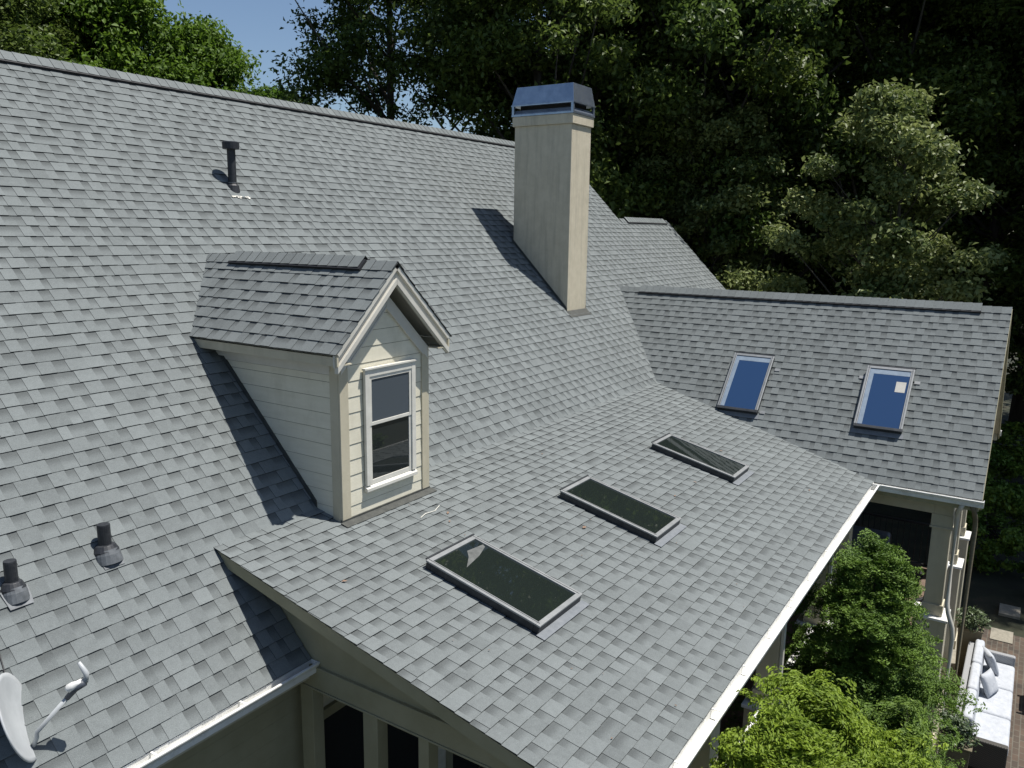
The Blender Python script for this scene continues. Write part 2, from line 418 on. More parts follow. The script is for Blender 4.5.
mb = MB(); mb.box(6.0, 15.2, 5.6, 9.0, GROUND-0.04, GROUND)
struct(mb.build('patio', 'brick'))
mb = MB(); mb.box(6.0, 15.2, 5.15, 5.596, GROUND-0.04, GROUND+0.012)
for i, (px, pd, sx, sy) in enumerate([(14.7, 6.25, .6, .42), (16.2, 6.35, .6, .42)]):
    mb.box(px, px+sx, pd-.2, pd+sy-.2, GROUND-0.04, GROUND+0.02)
struct(mb.build('paving', 'concrete'))

# ================================================================== HOUSE
house = thing('house', 'large tan sided house under a steep grey shingled roof seen from above', 'house', (2, -2, GROUND))
sM = Vector((0, 1, -A)).normalized(); sMb = Vector((0, -1, -A)).normalized()
LM = math.sqrt(1+A*A)
s_break = -RD*LM; s_eave = (ML-RD)*LM; s_ext = (EXD-RD)*LM
def rM(s):
    if s > s_break + 0.05: return (XL, 0.24)
    if s > s_ext: return (XL, XE)
    return (XL, XR)
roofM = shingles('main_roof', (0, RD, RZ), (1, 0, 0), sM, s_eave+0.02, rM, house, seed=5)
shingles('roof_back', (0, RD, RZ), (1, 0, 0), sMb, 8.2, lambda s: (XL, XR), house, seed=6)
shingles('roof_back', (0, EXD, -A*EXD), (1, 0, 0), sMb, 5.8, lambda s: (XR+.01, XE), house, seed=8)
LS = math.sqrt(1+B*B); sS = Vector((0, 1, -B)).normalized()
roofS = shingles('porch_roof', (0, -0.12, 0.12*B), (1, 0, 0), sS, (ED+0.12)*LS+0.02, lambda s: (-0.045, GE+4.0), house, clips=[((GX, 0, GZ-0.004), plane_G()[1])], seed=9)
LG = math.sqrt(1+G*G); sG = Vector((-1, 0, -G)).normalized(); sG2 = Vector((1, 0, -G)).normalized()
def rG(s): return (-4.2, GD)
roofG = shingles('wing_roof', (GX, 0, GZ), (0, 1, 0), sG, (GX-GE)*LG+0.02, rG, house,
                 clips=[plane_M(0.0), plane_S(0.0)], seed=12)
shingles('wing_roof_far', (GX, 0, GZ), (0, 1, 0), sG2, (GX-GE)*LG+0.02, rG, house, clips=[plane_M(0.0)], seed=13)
# decks under the shingles
mb = MB(); T = 0.09
nM = Vector((0, A, 1)).normalized(); nS = Vector((0, B, 1)).normalized(); nG = Vector((-G, 0, 1)).normalized(); nG2 = Vector((G, 0, 1)).normalized()
def slab(mb, pts, n, t, off=-0.002, mi=0):
    mb.prism([Vector(p)+n*off for p in pts], -n*t, mi)
def PM(x, d): return (x, d, -A*d)
def PMb(x, d): return (x, d, -A*(2*RD-d))
slab(mb, [PM(XL, RD), PM(XR-.02, RD), PM(XR-.02, 0.05), PM(XL, 0.05)], nM, T)
slab(mb, [PM(XL, 0.05), PM(0.24, 0.05), PM(0.24, ML), PM(XL, ML)], nM, T)
slab(mb, [PM(XR-.02, EXD), PM(XE-.02, EXD), PM(XE-.02, 0.0), PM(XR-.02, 0.0)], nM, T)
nb = Vector((0, -A, 1)).normalized()
slab(mb, [PMb(XL, RD), PMb(XR-.02, RD), PMb(XR-.02, RD-5.7), PMb(XL, RD-5.7)], nb, T)
q = lambda x, d: (x, d, -A*EXD + A*(d-EXD))
slab(mb, [q(XR-.02, EXD), q(XE-.02, EXD), q(XE-.02, EXD-4), q(XR-.02, EXD-4)], nb, T)
mb.build('roof_deck', 'tan', roofM)
mb = MB(); PS = lambda x, d: (x, d, -B*d)
slab(mb, [PS(0.012, 0.0), PS(GE+.1, 0.0), PS(GE+.1, ED-.01), PS(0.012, ED-.01)], nS, 0.06)
mb.build('roof_deck', 'ceilwood', roofS)
mb = MB(); PG = lambda x, d: (x, d, GZ-G*(GX-x)); PG2 = lambda x, d: (x, d, GZ-G*(x-GX))
slab(mb, [PG(GX, -.5), PG(GE+.01, -.5), PG(GE+.01, GD-.02), PG(GX, GD-.02)], nG, 0.07)
slab(mb, [PG2(GX, -.5), PG2(2*GX-GE-.01, -.5), PG2(2*GX-GE-.01, GD-.02), PG2(GX, GD-.02)], nG2, 0.07)
mb.build('roof_deck', 'tan', roofG)
# ridges
ridge_caps('ridge_cap', (XL, RD, RZ), (XR, RD, RZ), sM, sMb, roofM, vent=(0.3, XR-XL-0.5), seed=21)
ridge_caps('ridge_cap', (XR+.05, EXD, -A*EXD), (XE, EXD, -A*EXD), sM, sMb, roofM, vent=(0.3, XE-XR-.3), seed=22)
ridge_caps('ridge_cap', (GX, GD, GZ), (GX, -GZ/A-.05, GZ), sG, sG2, roofG, vent=(0.45, GD+GZ/A-0.55), seed=23)
# rake and eave trim
mb = MB(); mb.prism([PM(XR-.02, RD-.0), PM(XR-.02, EXD), (XR-.02, EXD, -A*EXD-.2), (XR-.02, RD, RZ-.2)], (0.025, 0, 0))
mb.build('rake_board', 'tan', roofM)
mb = MB(); mb.prism([PM(XE-.02, EXD), PM(XE-.02, 0), (XE-.02, 0, -.2), (XE-.02, EXD, -A*EXD-.2)], (0.025, 0, 0))
mb.build('rake_board', 'tan', roofM)
mb = MB(); z0 = 0.004
mb.prism([(0, -.02, -.016), (0, ED, EZ-.02), (0, ED, EZ-.15), (0, .10, -.155)], (-0.024, 0, 0))
mb.build('rake_board', 'shadedtan', roofS)
mb = MB(); mb.prism([(0.25, 0.1, -.09), (0.25, ED-.1, EZ-.045), (0.25, ED-.1, EZ-.075), (0.25, 0.1, -.12)], (-0.25, 0, 0))
mb.build('soffit', 'tan', roofS)
def rail(mb, x0, d0, x1, d1): pass
# gutters: K profile with open trough
def gutter(name, P0, P1, out, parent, mat='white', h=0.105, w=0.12):
    P0, P1, out = Vector(P0), Vector(P1), Vector(out).normalized(); e = P1-P0; up = Vector((0, 0, 1))
    mb = MB(); t = 0.006
    mb.obox(P0-up*h, e, out*w*0.72, up*t)                                        # bottom
    mb.obox(P0-up*h, e, out*t, up*(h-.012))                                      # back
    mb.prism([P0-up*h+out*w*.72, P0-up*(h*.5)+out*w*.80, P0-up*(h*.5)+out*(w*.80-t), P0-up*h+out*(w*.72-t)], e)
    mb.prism([P0-up*(h*.5)+out*w*.80, P0-up*.01+out*w, P0-up*.01+out*(w-t), P0-up*(h*.5)+out*(w*.80-t)], e)
    mb.obox(P0-up*.012+out*(w-.022), e, out*.024, up*.014)                       # front lip
    en = e.normalized()
    for Q in (P0, P1-en*0.006):
        mb.prism([Q-up*h, Q-up*h+out*w*.72, Q-up*(h*.5)+out*w*.8, Q-up*.0+out*w, Q-up*.0], en*0.006)
    n = int(e.length/0.8)
    for i in range(1, n): mb.obox(P0+e*(i/n)-up*.016, en*.02, out*(w-.02), up*.006)
    return mb.build(name, mat, parent, bevel=0.002)
gutter('gutter', (XL, ML+.008, -A*ML-.008), (0.245, ML+.008, -A*ML-.008), (0, 1, 0), house)
gutter('gutter', (0.0, ED+.006, EZ-.008), (GE-.115, ED+.006, EZ-.008), (0, 1, 0), house)
gw = gutter('gutter', (GE-.006, ED+.02, EZ-.008), (GE-.006, GD+.03, EZ-.008), (-1, 0, 0), house)
gutter('gutter', (2*GX-GE+.006, ED-2, EZ-.008), (2*GX-GE+.006, GD+.03, EZ-.008), (1, 0, 0), house)
# fascias
def piece(name, mat, parent, *a, bevel=0.0):
    mb = MB(); mb.box(*a); return mb.build(name, mat, parent, bevel=bevel)
piece('fascia', 'tan', house, XL, .24, ML-.03, ML+.004, -A*ML-.20, -A*ML-.02)
piece('soffit', 'tan', house, XL, .24, .62, ML-.032, -A*ML-.20, -A*ML-.18)
piece('fascia', 'tan', house, .25, GE-.01, ED-.03, ED+.002, EZ-.20, EZ-.06)
piece('soffit', 'tan', house, .37, GE-.01, 3.925, ED-.032, EZ-.22, EZ-.20)
piece('fascia', 'shadedtan', house, GE-.002, GE+.03, ED+.01, GD-.03, EZ-.20, EZ-.03)
piece('soffit', 'shadedtan', house, GE+.032, 9.545, 3.96, GD-.03, EZ-.20, EZ-.18)
piece('fascia', 'tan', house, 2*GX-GE-.03, 2*GX-GE+.002, ED-2, GD-.03, EZ-.20, EZ-.03)
# wing gable: rake boards, gable wall, beam
mb = MB()
for sx in (-1, 1):
    xe = GX + sx*(GX-GE)
    mb.prism([(GX, GD-.018, GZ-.006), (xe, GD-.018, EZ-.006), (xe, GD-.018, EZ-.17), (GX, GD-.018, GZ-.2)], (0, .024, 0))
mb.build('rake_board', 'shadedtan', roofG)
mb = MB(); mb.prism([(9.6, 5.36, EZ-.2), (2*GX-9.6, 5.36, EZ-.2), (GX, 5.36, GZ-.09)], (0, -.1, 0)); mb.build('gable_wall', 'cream', house)
mb = MB(); mb.box(9.55, 14.13, 5.10, 5.37, EZ-.45, EZ-.2); mb.box(9.55, 9.83, 3.98, 5.10, EZ-.45, EZ-.2); mb.box(13.85, 14.13, 0.6, 5.1, EZ-.45, EZ-.2); mb.build('porch_beam', 'tan', house, bevel=.006)

# house body walls
def siding(name, O, u, out, W, z0, z1, parent, mat='cream', e=0.165, clips=(), zb=None, th=0.011):
    """lap boards on a wall; O base point (x,d), u horizontal unit, out outward unit"""
    mb = MB(); u, out = Vector(u), Vector(out); z = z0
    while z < z1:
        h = min(e, z1-z)
        o = Vector((O[0], O[1], z))
        mb.prism([o, o+out*th, o+out*0.005+Vector((0, 0, h-.006)), o+Vector((0, 0, h-.006))], u*W)
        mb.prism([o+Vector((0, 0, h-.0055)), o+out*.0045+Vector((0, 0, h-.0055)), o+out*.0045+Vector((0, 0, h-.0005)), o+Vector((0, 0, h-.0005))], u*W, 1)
        z += e
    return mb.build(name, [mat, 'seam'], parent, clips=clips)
body = MB()
body.box(XL+.3, XR-.35, -10.0, 0.6, GROUND, -A*ML-.18)
body.prism([(XR-.36, -10.0, -1.1), (XR-.36, 0.6, -1.1), (XR-.36, RD+.02, RZ-.15)], (-.1, 0, 0))
body.box(XR-.35, XE-.3, -6.0, -.6, GROUND, -.4)
body.prism([(XE-.32, -6.0, -.4), (XE-.32, -.6, -.4), (XE-.32, EXD, -A*EXD-.15)], (-.1, 0, 0))
body.build('wall', 'cream', house)
siding('siding', (XL+.3, 0.602), (1, 0, 0), (0, 1, 0), -XL-.3+.43, GROUND+.2, -A*ML-.19, house, mat='shadedtan')
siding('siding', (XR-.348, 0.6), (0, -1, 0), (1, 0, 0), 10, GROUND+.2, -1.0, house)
# infill triangle and beam on the left side of the porch (x = 0.25)
mb = MB(); mb.prism([(0.25, 0.28, -.30), (0.25, 0.05, -.02), (0.25, ED-.18, EZ-.05), (0.25, .70, EZ-.05)], (.06, 0, 0))
mb.prism([(0.252, 0.0, 0), (0.252, 3.9, EZ), (0.252, .62, EZ-.05), (0.252, .62, -.66)], (.06, 0, 0)); mb.build('gable_wall', 'shadedtan', house)
mb = MB(); mb.box(0.225, .36, .624, 3.95, -1.215, -1.005); mb.box(0.215, .375, .624, 3.96, -1.235, -1.215); mb.box(0.215, .37, .624, 3.96, -1.012, -.995); mb.build('porch_beam', 'shadedtan', house, bevel=.004)
mb = MB(); mb.box(.37, 9.55, 3.70, 3.92, EZ-.44, EZ-.22); mb.build('porch_beam', 'tan', house, bevel=.006)
# porch floors and skirt
mb = MB(); mb.box(.3, 9.55, .62, 3.95, -4.16, -4.10); mb.box(9.55, 14.1, .62, 5.35, -4.16, -4.10); mb.build('porch_floor', 'deckwood', house)
mb = MB(); mb.box(.32, 9.6, 3.82, 3.88, GROUND, -4.17); mb.box(9.66, 9.72, 3.88, 5.1, GROUND, -4.17); mb.box(9.72, 14.0, 5.16, 5.22, GROUND, -4.17); mb.box(14.0, 14.06, .6, 5.22, GROUND, -4.17); mb.build('skirt_wall', 'tan', house)
mb = MB(); mb.box(.36, 9.4, .64, 3.69, EZ-.30, EZ-.27); mb.box(9.84, 13.84, .64, 5.09, EZ-.30, EZ-.27); mb.build('porch_ceiling', 'ceilwood', house)
# porch doorway, its dark glazed doors repeated to put shade into the porch
for x0 in (.52, 2.75, 5.0, 7.2):
    mb = MB(); mb.box(x0, x0+1.7, .603, .625, -4.08, -1.9); d_ = mb.build('dark_porch_door', 'winglass', house)
    mb = MB()
    for a in (x0-.08, x0+.82, x0+1.7): mb.box(a, a+.08, .603, .65, -4.08, -1.82)
    mb.box(x0-.08, x0+1.78, .6025, .648, -1.90, -1.8); mb.build('door_frame', 'shadedtan', d_)

def pier(x, d0, d1, ztop, w, parent, cap=-3.2, cw=None, mat='tan', pd=(0, 0)):
    """post on a pedestal: shaft (x..x+w, d0..d1)"""
    mb = MB(); mb.box(x, x+w, d0, d1, cap+.04, ztop)
    mb.box(x-.022, x+w+.022, d0-.022, d1+.022, cap+.04, cap+.24)
    mb.box(x-.022, x+w+.022, d0-.022, d1+.022, ztop-.20, ztop-.002)
    mb.box(x-.035, x+w+.035, d0-.035, d1+.035, ztop-.235, ztop-.20)
    c = mb.build('column', mat, parent, bevel=.006)
    p = .09
    mb = MB(); mb.box(x-p, x+w+p, d0-p-pd[0], d1+p+pd[1], GROUND, cap)
    mb.box(x-p-.02, x+w+p+.02, d0-p-pd[0]-.02, d1+p+pd[1]+.02, GROUND, GROUND+.2)
    pe = mb.build('pedestal', mat, c, bevel=.006)
    mb = MB(); mb.box(x-p-.03, x+w+p+.03, d0-p-pd[0]-.03, d1+p+pd[1]+.03, cap, cap+.045)
    mb.build('pedestal_cap', 'white' if mat == 'tan' else 'trimgrey', c, bevel=.006)
    return c
pier(9.57, 5.09, 5.36, EZ-.2-.25, .28, house, pd=(.03, 0))
pier(12.12, 5.09, 5.36, EZ-.2-.25, .28, house, pd=(.03, 0))
pier(14.4-.55, 5.09, 5.36, EZ-.2-.25, .28, house, pd=(.03, 0))
pier(5.1, 3.66, 3.93, EZ-.44, .28, house, cap=-3.0)
pier(7.72, 3.66, 3.93, EZ-.44, .28, house, cap=-3.0)
pier(2.6, 3.66, 3.93, EZ-.44, .28, house, cap=-3.0)
pier(9.3-.02, 3.66, 3.93, EZ-.44, .26, house, cap=-3.0)
for d0, w in ((.78, .16), (1.57, .17), (2.2, .11), (3.72, .2)):
    mb = MB(); mb.box(.25, .25+.13, d0, d0+w, GROUND, -1.236); mb.build('porch_post', 'shadedtan', house, bevel=.004)
# white outer casings on the lit faces of the posts facing the garden
for x in (5.1, 7.72):
    mb = MB(); mb.box(x-.004, x+.07, 3.935, 3.975, -2.95, EZ-.24); mb.build('casing', 'window', house, bevel=.004)

def railing(P0, P1, ztop=-3.12, zbot=-4.0, step=0.115, parent=house, cap='white'):
    P0, P1 = Vector((*P0, 0)), Vector((*P1, 0)); e = P1-P0; n = max(2, int(e.length/step)); un = e.normalized(); per = Vector((-un.y, un.x, 0))
    mb = MB()
    for i in range(1, n):
        q = P0+e*(i/n); mb.box(q.x-.008, q.x+.008, q.y-.008, q.y+.008, zbot, ztop)
    mb.obox(P0+Vector((0, 0, zbot-.02))-per*.015, e, per*.03, (0, 0, .03))
    r = mb.build('railing', 'black', parent)
    mb = MB(); mb.obox(P0+Vector((0, 0, ztop))-per*.045, e, per*.09, (0, 0, .035)); mb.build('handrail', cap, r, bevel=.004)
railing((5.5, 3.8), (7.6, 3.8), ztop=-2.98)
railing((8.1, 3.8), (9.18, 3.8), ztop=-2.98)
railing((3.0, 3.8), (5.0, 3.8), ztop=-2.98)
railing((.5, 3.8), (2.5, 3.8), ztop=-2.98)
railing((9.7, 4.03), (9.7, 4.95), cap='black')
railing((9.98, 5.22), (12.02, 5.22), cap='white')
railing((12.5, 5.22), (13.75, 5.22), cap='white')
railing((14.0, .7), (14.0, 4.95), cap='black')

# downspouts
mb = MB()
mb.tube([(GE-.06, 5.50, EZ-.10), (GE-.02, 5.47, EZ-.2), (9.40, 5.43, EZ-.32), (9.44, 5.43, EZ-.45), (9.44, 5.44, -2.85), (9.42, 5.47, -3.0), (9.40, 5.55, -3.22), (9.40, 5.57, -3.4), (9.40, 5.57, GROUND+.1)], .036, 10)
mb.build('downspout', 'trimgrey', gw, smooth=True)
mb = MB()
mb.tube([(GE-.06, 5.62, EZ-.10), (GE-.0, 5.66, EZ-.22), (9.35, 5.68, EZ-.36), (9.36, 5.69, EZ-.5), (9.36, 5.69, GROUND+.1)], .036, 10)
mb.build('downspout', 'planter', gw, smooth=True)

# ------------------------------------------------------------------ chimney
cx0, cx1, cd0, cd1 = 8.965, 9.71, -2.62, -1.377
mb = MB(); mb.box(cx0, cx1, cd0, cd1, 0.6, 4.84); chim = mb.build('chimney', 'stucco', house, bevel=.008)
mb = MB(); mb.box(cx0-.035, cx1+.035, cd0-.035, cd1+.035, 4.84, 5.015); mb.build('band', 'stucco', chim, bevel=.006)
mb = MB()
a0, a1, b0, b1 = cx0-.045, cx1+.045, cd0-.045, cd1+.045
# louvre section: corner posts, rails, tilted slats
for (px, pd) in ((a0, b0), (a1-.05, b0), (a0, b1-.05), (a1-.05, b1-.05)): mb.box(px, px+.05, pd, pd+.05, 5.016, 5.225)
mb.box(a0-.004, a1+.004, b0-.004, b1+.004, 5.016, 5.05)
mb.box(a0-.01, a1+.01, b0-.01, b1+.01, 5.20, 5.225)
for sgn, xx in ((-1, a0), (1, a1)):
    mb.prism([(xx, b0+.06, 5.05), (xx, b1-.06, 5.05), (xx-sgn*.06, b1-.06, 5.125), (xx-sgn*.06, b0+.06, 5.125)], (0, 0, .006))
for sgn, dd in ((-1, b0), (1, b1)):
    mb.prism([(a0+.06, dd, 5.05), (a1-.06, dd, 5.05), (a1-.06, dd-sgn*.06, 5.125), (a0+.06, dd-sgn*.06, 5.125)], (0, 0, .006))
cap = mb.build('chimney_cap', 'capmetal', chim, bevel=.002)
mb = MB(); i = .09
mb.hexa([(a0, b0, 5.226), (a1, b0, 5.226), (a1, b1, 5.226), (a0, b1, 5.226), (a0+i*.4, b0+i, 5.545), (a1-i, b0+i, 5.545), (a1-i, b1-i*.4, 5.545), (a0+i*.4, b1-i*.4, 5.545)])
mb.build('cap_hood', 'capmetal', chim, bevel=.004)
mb = MB(); mb.box(a0+.12, a1-.12, b0+.12, b1-.12, 5.016, 5.2); mb.build('flue', 'dark', chim)
mb = MB()   # flashing: dark apron in front, step flashing at the side
mb.obox((cx0-.03, cd1-.0, -A*cd1+.018), (cx1-cx0+.06, 0, 0), sM*.16, nM*.004)
mb.obox((cx0-.012, cd0-.02, -A*(cd0-.02)+.02), (.014, 0, 0), sM*((cd1-cd0+.02)*LM), (0, 0, .06))
mb.obox((cx1-.002, cd0-.02, -A*(cd0-.02)+.02), (.014, 0, 0), sM*((cd1-cd0+.02)*LM), (0, 0, .06))
mb.build('flashing', 'flash', chim)

# ------------------------------------------------------------------ dormer
dx0, dx1, dd, dmid = 1.26, 2.62, .364, 1.94
apx, hw, rise, dov = 2.56, .89, .84, .562
DS = rise/hw
mb = MB(); ztop = 1.62
mb.prism([(dx0, dd, -1.0), (dx1, dd, -1.0), (dx1, dd, ztop), (dmid, dd, ztop+(dx1-dmid)*DS), (dx0, dd, ztop)], (0, -2.3, 0))
dormer = mb.build('dormer', 'cream', house)
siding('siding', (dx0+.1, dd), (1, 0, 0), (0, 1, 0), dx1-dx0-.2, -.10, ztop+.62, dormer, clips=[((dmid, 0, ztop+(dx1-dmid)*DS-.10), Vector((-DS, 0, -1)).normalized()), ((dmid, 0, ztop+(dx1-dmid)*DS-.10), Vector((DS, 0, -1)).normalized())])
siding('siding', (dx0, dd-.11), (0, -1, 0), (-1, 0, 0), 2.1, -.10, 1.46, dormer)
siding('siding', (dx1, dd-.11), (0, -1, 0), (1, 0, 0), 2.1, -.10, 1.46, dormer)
for (x0, x1, d0, d1) in ((dx0-.022, dx0+.10, dd, dd+.024), (dx0-.024, dx0+.0, dd-.115, dd-.0), (dx1-.10, dx1+.022, dd, dd+.024), (dx1, dx1+.024, dd-.115, dd)):
    mb = MB(); mb.box(x0, x1, d0, d1, -.14, 1.60); mb.build('corner_board', 'tan', dormer, bevel=.003)
mb = MB()   # frieze boards
mb.box(dx0-.02, dx0, dd-2.2, dd-.116, 1.46, 1.6); mb.box(dx0-.032, dx0-.02, dd-2.2, dd-.1, 1.50, 1.6)
mb.box(dx1, dx1+.02, dd-2.2, dd-.116, 1.46, 1.6)
for sx in (-1, 1):
    zt = ztop+(dx1-dmid)*DS
    mb.prism([(dmid, dd+.002, zt-.01), (dmid+sx*.68, dd+.002, zt-.01-.68*DS), (dmid+sx*.68, dd+.002, zt-.15-.68*DS), (dmid, dd+.002, zt-.15)], (0, .028+.001*sx, 0))
    mb.prism([(dmid, dd+.001, zt-.15), (dmid+sx*.60, dd+.001, zt-.15-.60*DS), (dmid+sx*.60, dd+.001, zt-.175-.60*DS), (dmid, dd+.001, zt-.175)], (0, .036+.001*sx, 0))
mb.build('frieze', 'trimgrey', dormer)
# dormer roof
sD1 = Vector((-1, 0, -DS)).normalized(); sD2 = Vector((1, 0, -DS)).normalized(); LD = math.sqrt(1+DS*DS)
for sD, sd_ in ((sD1, 31), (sD2, 32)):
    shingles('dormer_roof', (dmid, 0, apx), (0, 1, 0), sD, hw*LD+.02, lambda s: (-3.0, dov), dormer, clips=[plane_M(0.0)], seed=sd_)
mb = MB()
for sx in (-1, 1):
    n = Vector((sx*DS, 0, 1)).normalized()
    slab(mb, [(dmid, dov-.01, apx), (dmid+sx*(hw-.005), dov-.01, apx-(hw-.005)*DS), (dmid+sx*(hw-.005), -2.2, apx-(hw-.005)*DS), (dmid, -2.6, apx)], n, .045)
mb.build('roof_deck', 'trimgrey', dormer, clips=[plane_M(-.1)])
ridge_caps('ridge_cap', (dmid, dov, apx), (dmid, -2.50, apx), sD1, sD2, dormer, vent=(0.42, 2.55), seed=33, w=.12)
for sx in (-1, 1):   # barge boards: upper crown strip in shade and lower lit board
    mb = MB()
    mb.prism([(dmid, dov-.062, apx-.012), (dmid+sx*hw, dov-.062, apx-.012-rise), (dmid+sx*hw, dov-.062, apx-.14-rise), (dmid+sx*(hw-.03), dov-.062, apx-.14-rise+.03), (dmid, dov-.062, apx-.15)], (0, .022+.001*sx, 0))
    mb.build('rake_board', 'trimgrey', dormer, bevel=.002)
    mb = MB()
    mb.prism([(dmid, dov-.064, apx-.150), (dmid+sx*(hw-.02), dov-.064, apx-.150-(hw-.02)*DS), (dmid+sx*(hw-.02), dov-.064, apx-.215-(hw-.02)*DS), (dmid, dov-.064, apx-.215)], (0, .052+.001*sx, 0))
    mb.build('rake_molding', 'trimgrey', dormer, bevel=.002)
for sx in (-1, 1):   # eave fascia and soffit
    mb = MB()
    xe = dmid+sx*hw; xw = dmid+sx*(.68)
    a, b = sorted((xe-sx*.008, xe-sx*.03)); mb.box(a, b, -2.2, dov-.015, apx-rise-.125, apx-rise-.035)
    a, b = sorted((xe-sx*.03, xw)); mb.box(a, b, -2.2, dov-.016, apx-rise-.125, apx-rise-.112)
    mb.build('fascia', 'tan', dormer, clips=[plane_M(-.05)])
# dormer window
wx0, wx1, wz0, wz1 = 1.575, 2.375, .185, 1.475
F = dd+.02
mb = MB()
mb.box(wx0, wx0+.065, F, F+.035, wz0+.05, wz1); mb.box(wx1-.065, wx1, F, F+.035, wz0+.05, wz1)
mb.box(wx0+.065, wx1-.065, F, F+.034, wz1-.075, wz1-.002); mb.box(wx0-.015, wx1+.015, F, F+.05, wz1, wz1+.022)
wfr = mb.build('window_frame', 'window', dormer, bevel=.003)
mb = MB(); mb.box(wx0+.065, wx1-.065, F-.03, F+.0, wz0+.02, wz1-.07); mb.build('window_back', 'dark', dormer)
mb = MB(); mb.prism([(wx0-.01, F, wz0+.052), (wx0-.01, F+.045, wz0+.02), (wx0-.01, F+.045, wz0-.015), (wx0-.01, F, wz0-.015)], (wx1-wx0+.02, 0, 0)); mb.build('sill', 'window', dormer, bevel=.003)
zm = .885
for (za, zb, off, gm) in ((zm-.01, wz1-.075, .012, 'screen'), (wz0+.045, zm+.02, .004, 'winglass')):
    x0, x1 = wx0+.065, wx1-.065; mb = MB(); s_ = .036
    mb.box(x0, x0+s_, F+off-.004, F+off+.014, za, zb); mb.box(x1-s_, x1, F+off-.004, F+off+.014, za, zb)
    mb.box(x0+s_, x1-s_, F+off-.004, F+off+.013, za, za+(.05 if off < .01 else .035)); mb.box(x0+s_, x1-s_, F+off-.004, F+off+.013, zb-.035, zb)
    sash = mb.build('sash', 'window', dormer, bevel=.002)
    mb = MB(); mb.box(x0+s_, x1-s_, F+off+.001, F+off+.004, za+.03, zb-.03); mb.build('pane', gm, dormer)
mb = MB()
mb.obox((dx0-.05, dd+.02, -B*(dd+.02)+.016), (dx1-dx0+.10, 0, 0), sS*.10, nS*.005)
mb.obox((dx0-.03, dd-.005, -B*dd-.02), (dx1-dx0+.06, 0, 0), (0, .03, 0), (0, 0, .055))
mb.obox((dx0-.024, 0.0, 0.018), (.012, 0, 0), -sM*2.3, (0, 0, .07))
mb.build('flashing', 'flash', dormer)

# ------------------------------------------------------------------ skylights
def skylight(P, u, d, n, W, L, glassmat, extra=None, hc=0.075, low=0):
    """P: upper-left corner on the roof plane, u across, d down-slope, n normal"""
    P, u, d, n = map(Vector, (P, u, d, n)); b = n*0.012
    mb = MB()
    for (o, a, c) in ((P, u*W, d*.06), (P+d*(L-.06), u*W, d*.06), (P+d*.06, u*.05, d*(L-.12)), (P+d*.06+u*(W-.05), u*.05, d*(L-.12))):
        mb.obox(o+b, a, c, n*hc)
    s = mb.build('skylight', 'bronze', house, bevel=.004)
    mb = MB(); w = .052; e = .006; top = n*(hc+.0125)
    mb.obox(P+top-u*e-d*e, u*(W+2*e), d*w, n*.020); mb.obox(P+top-u*e+d*(L-w+e), u*(W+2*e), d*w, n*.020, low)
    mb.obox(P+top-u*e+d*(w-e), u*w, d*(L-2*w+2*e), n*.0205); mb.obox(P+top+u*(W-w+e)+d*(w-e), u*w, d*(L-2*w+2*e), n*.0205)
    mb.build('skylight_frame', ['alu', 'bronze'], s, bevel=.004)
    mb = MB(); mb.obox(P+u*(w-e)+d*(w-e)+n*(hc+.004), u*(W-2*w+2*e), d*(L-2*w+2*e), n*.016)
    mb.build('skylight_glass', glassmat, s)
    mb = MB()   # thin dark gasket line and head flashing
    mb.obox(P+n*(hc+.022)-d*.028+u*(W*.02), u*(W+.0), d*.02, n*.014)
    mb.obox(P+n*(hc+.030)+u*(w*.5), u*.006, d*(L-.02), n*.0045); mb.obox(P+n*(hc+.030)+u*(W-w*.5), u*.006, d*(L-.02), n*.0045)
    mb.build('skylight_gasket', 'bronze', s)
    mb = MB(); mb.obox(P+d*(L+.001)-u*.03+n*.019, u*(W+.06), d*.09, n*.003); mb.build('skylight_apron', 'apron', s)
    if extra: extra(P, u, d, n, W, L, s, hc)
    return s
uX = Vector((1, 0, 0)); uD = Vector((0, 1, 0))
def hang(P, u, d, n, W, L, s, hc):    # curled interior shade showing at the head of the glass
    mb = MB(); q = P+n*(hc+.0205)
    pts = [q+u*(W*.62)+d*(L*.10), q+u*(W*.93)+d*(L*.12), q+u*(W*.90)+d*(L*.15), q+u*(W*.66)+d*(L*.20), q+u*(W*.30)+d*(L*.24), q+u*(W*.52)+d*(L*.16)]
    mb.prism(pts, n*.001); mb.build('curled_shade', 'bronzegrey', s)
def stick(P, u, d, n, W, L, s, hc):
    mb = MB(); mb.obox(P+n*(hc+.0205)+u*(W*.68)+d*(L*.22), u*(W*.21), d*(L*.17), n*.0012); mb.build('sticker', 'paper', s)
    edge(P, u, d, n, W, L, s, hc)
def edge(P, u, d, n, W, L, s, hc):
    mb = MB(); mb.obox(P+n*(hc+.0205)+u*.05+d*.05, u*(W-.1), d*.10, n*.001); mb.obox(P+n*(hc+.0205)+u*.05+d*.151, u*.07, d*(L-.21), n*.001)
    mb.build('sunlit_shaft_strip', 'shaft', s)  # strips laid on the glass, sunlit shaft painted in
for (x0, w, ex) in ((1.285, .785, hang), (3.885, .735, None), (6.675, .70, None)):
    skylight((x0, 1.43, -B*1.43), uX, sS, nS, w, 1.29*LS, 'glass', ex)
for (d0, w, ex) in ((1.365, .735, edge), (3.735, .74, stick)):
    zt = .59; xt = GX-(GZ-zt)/G
    skylight((xt, d0, zt), uD, sG, nG, w, .905*1.436/G*1.0, 'glassblue', ex, low=1)
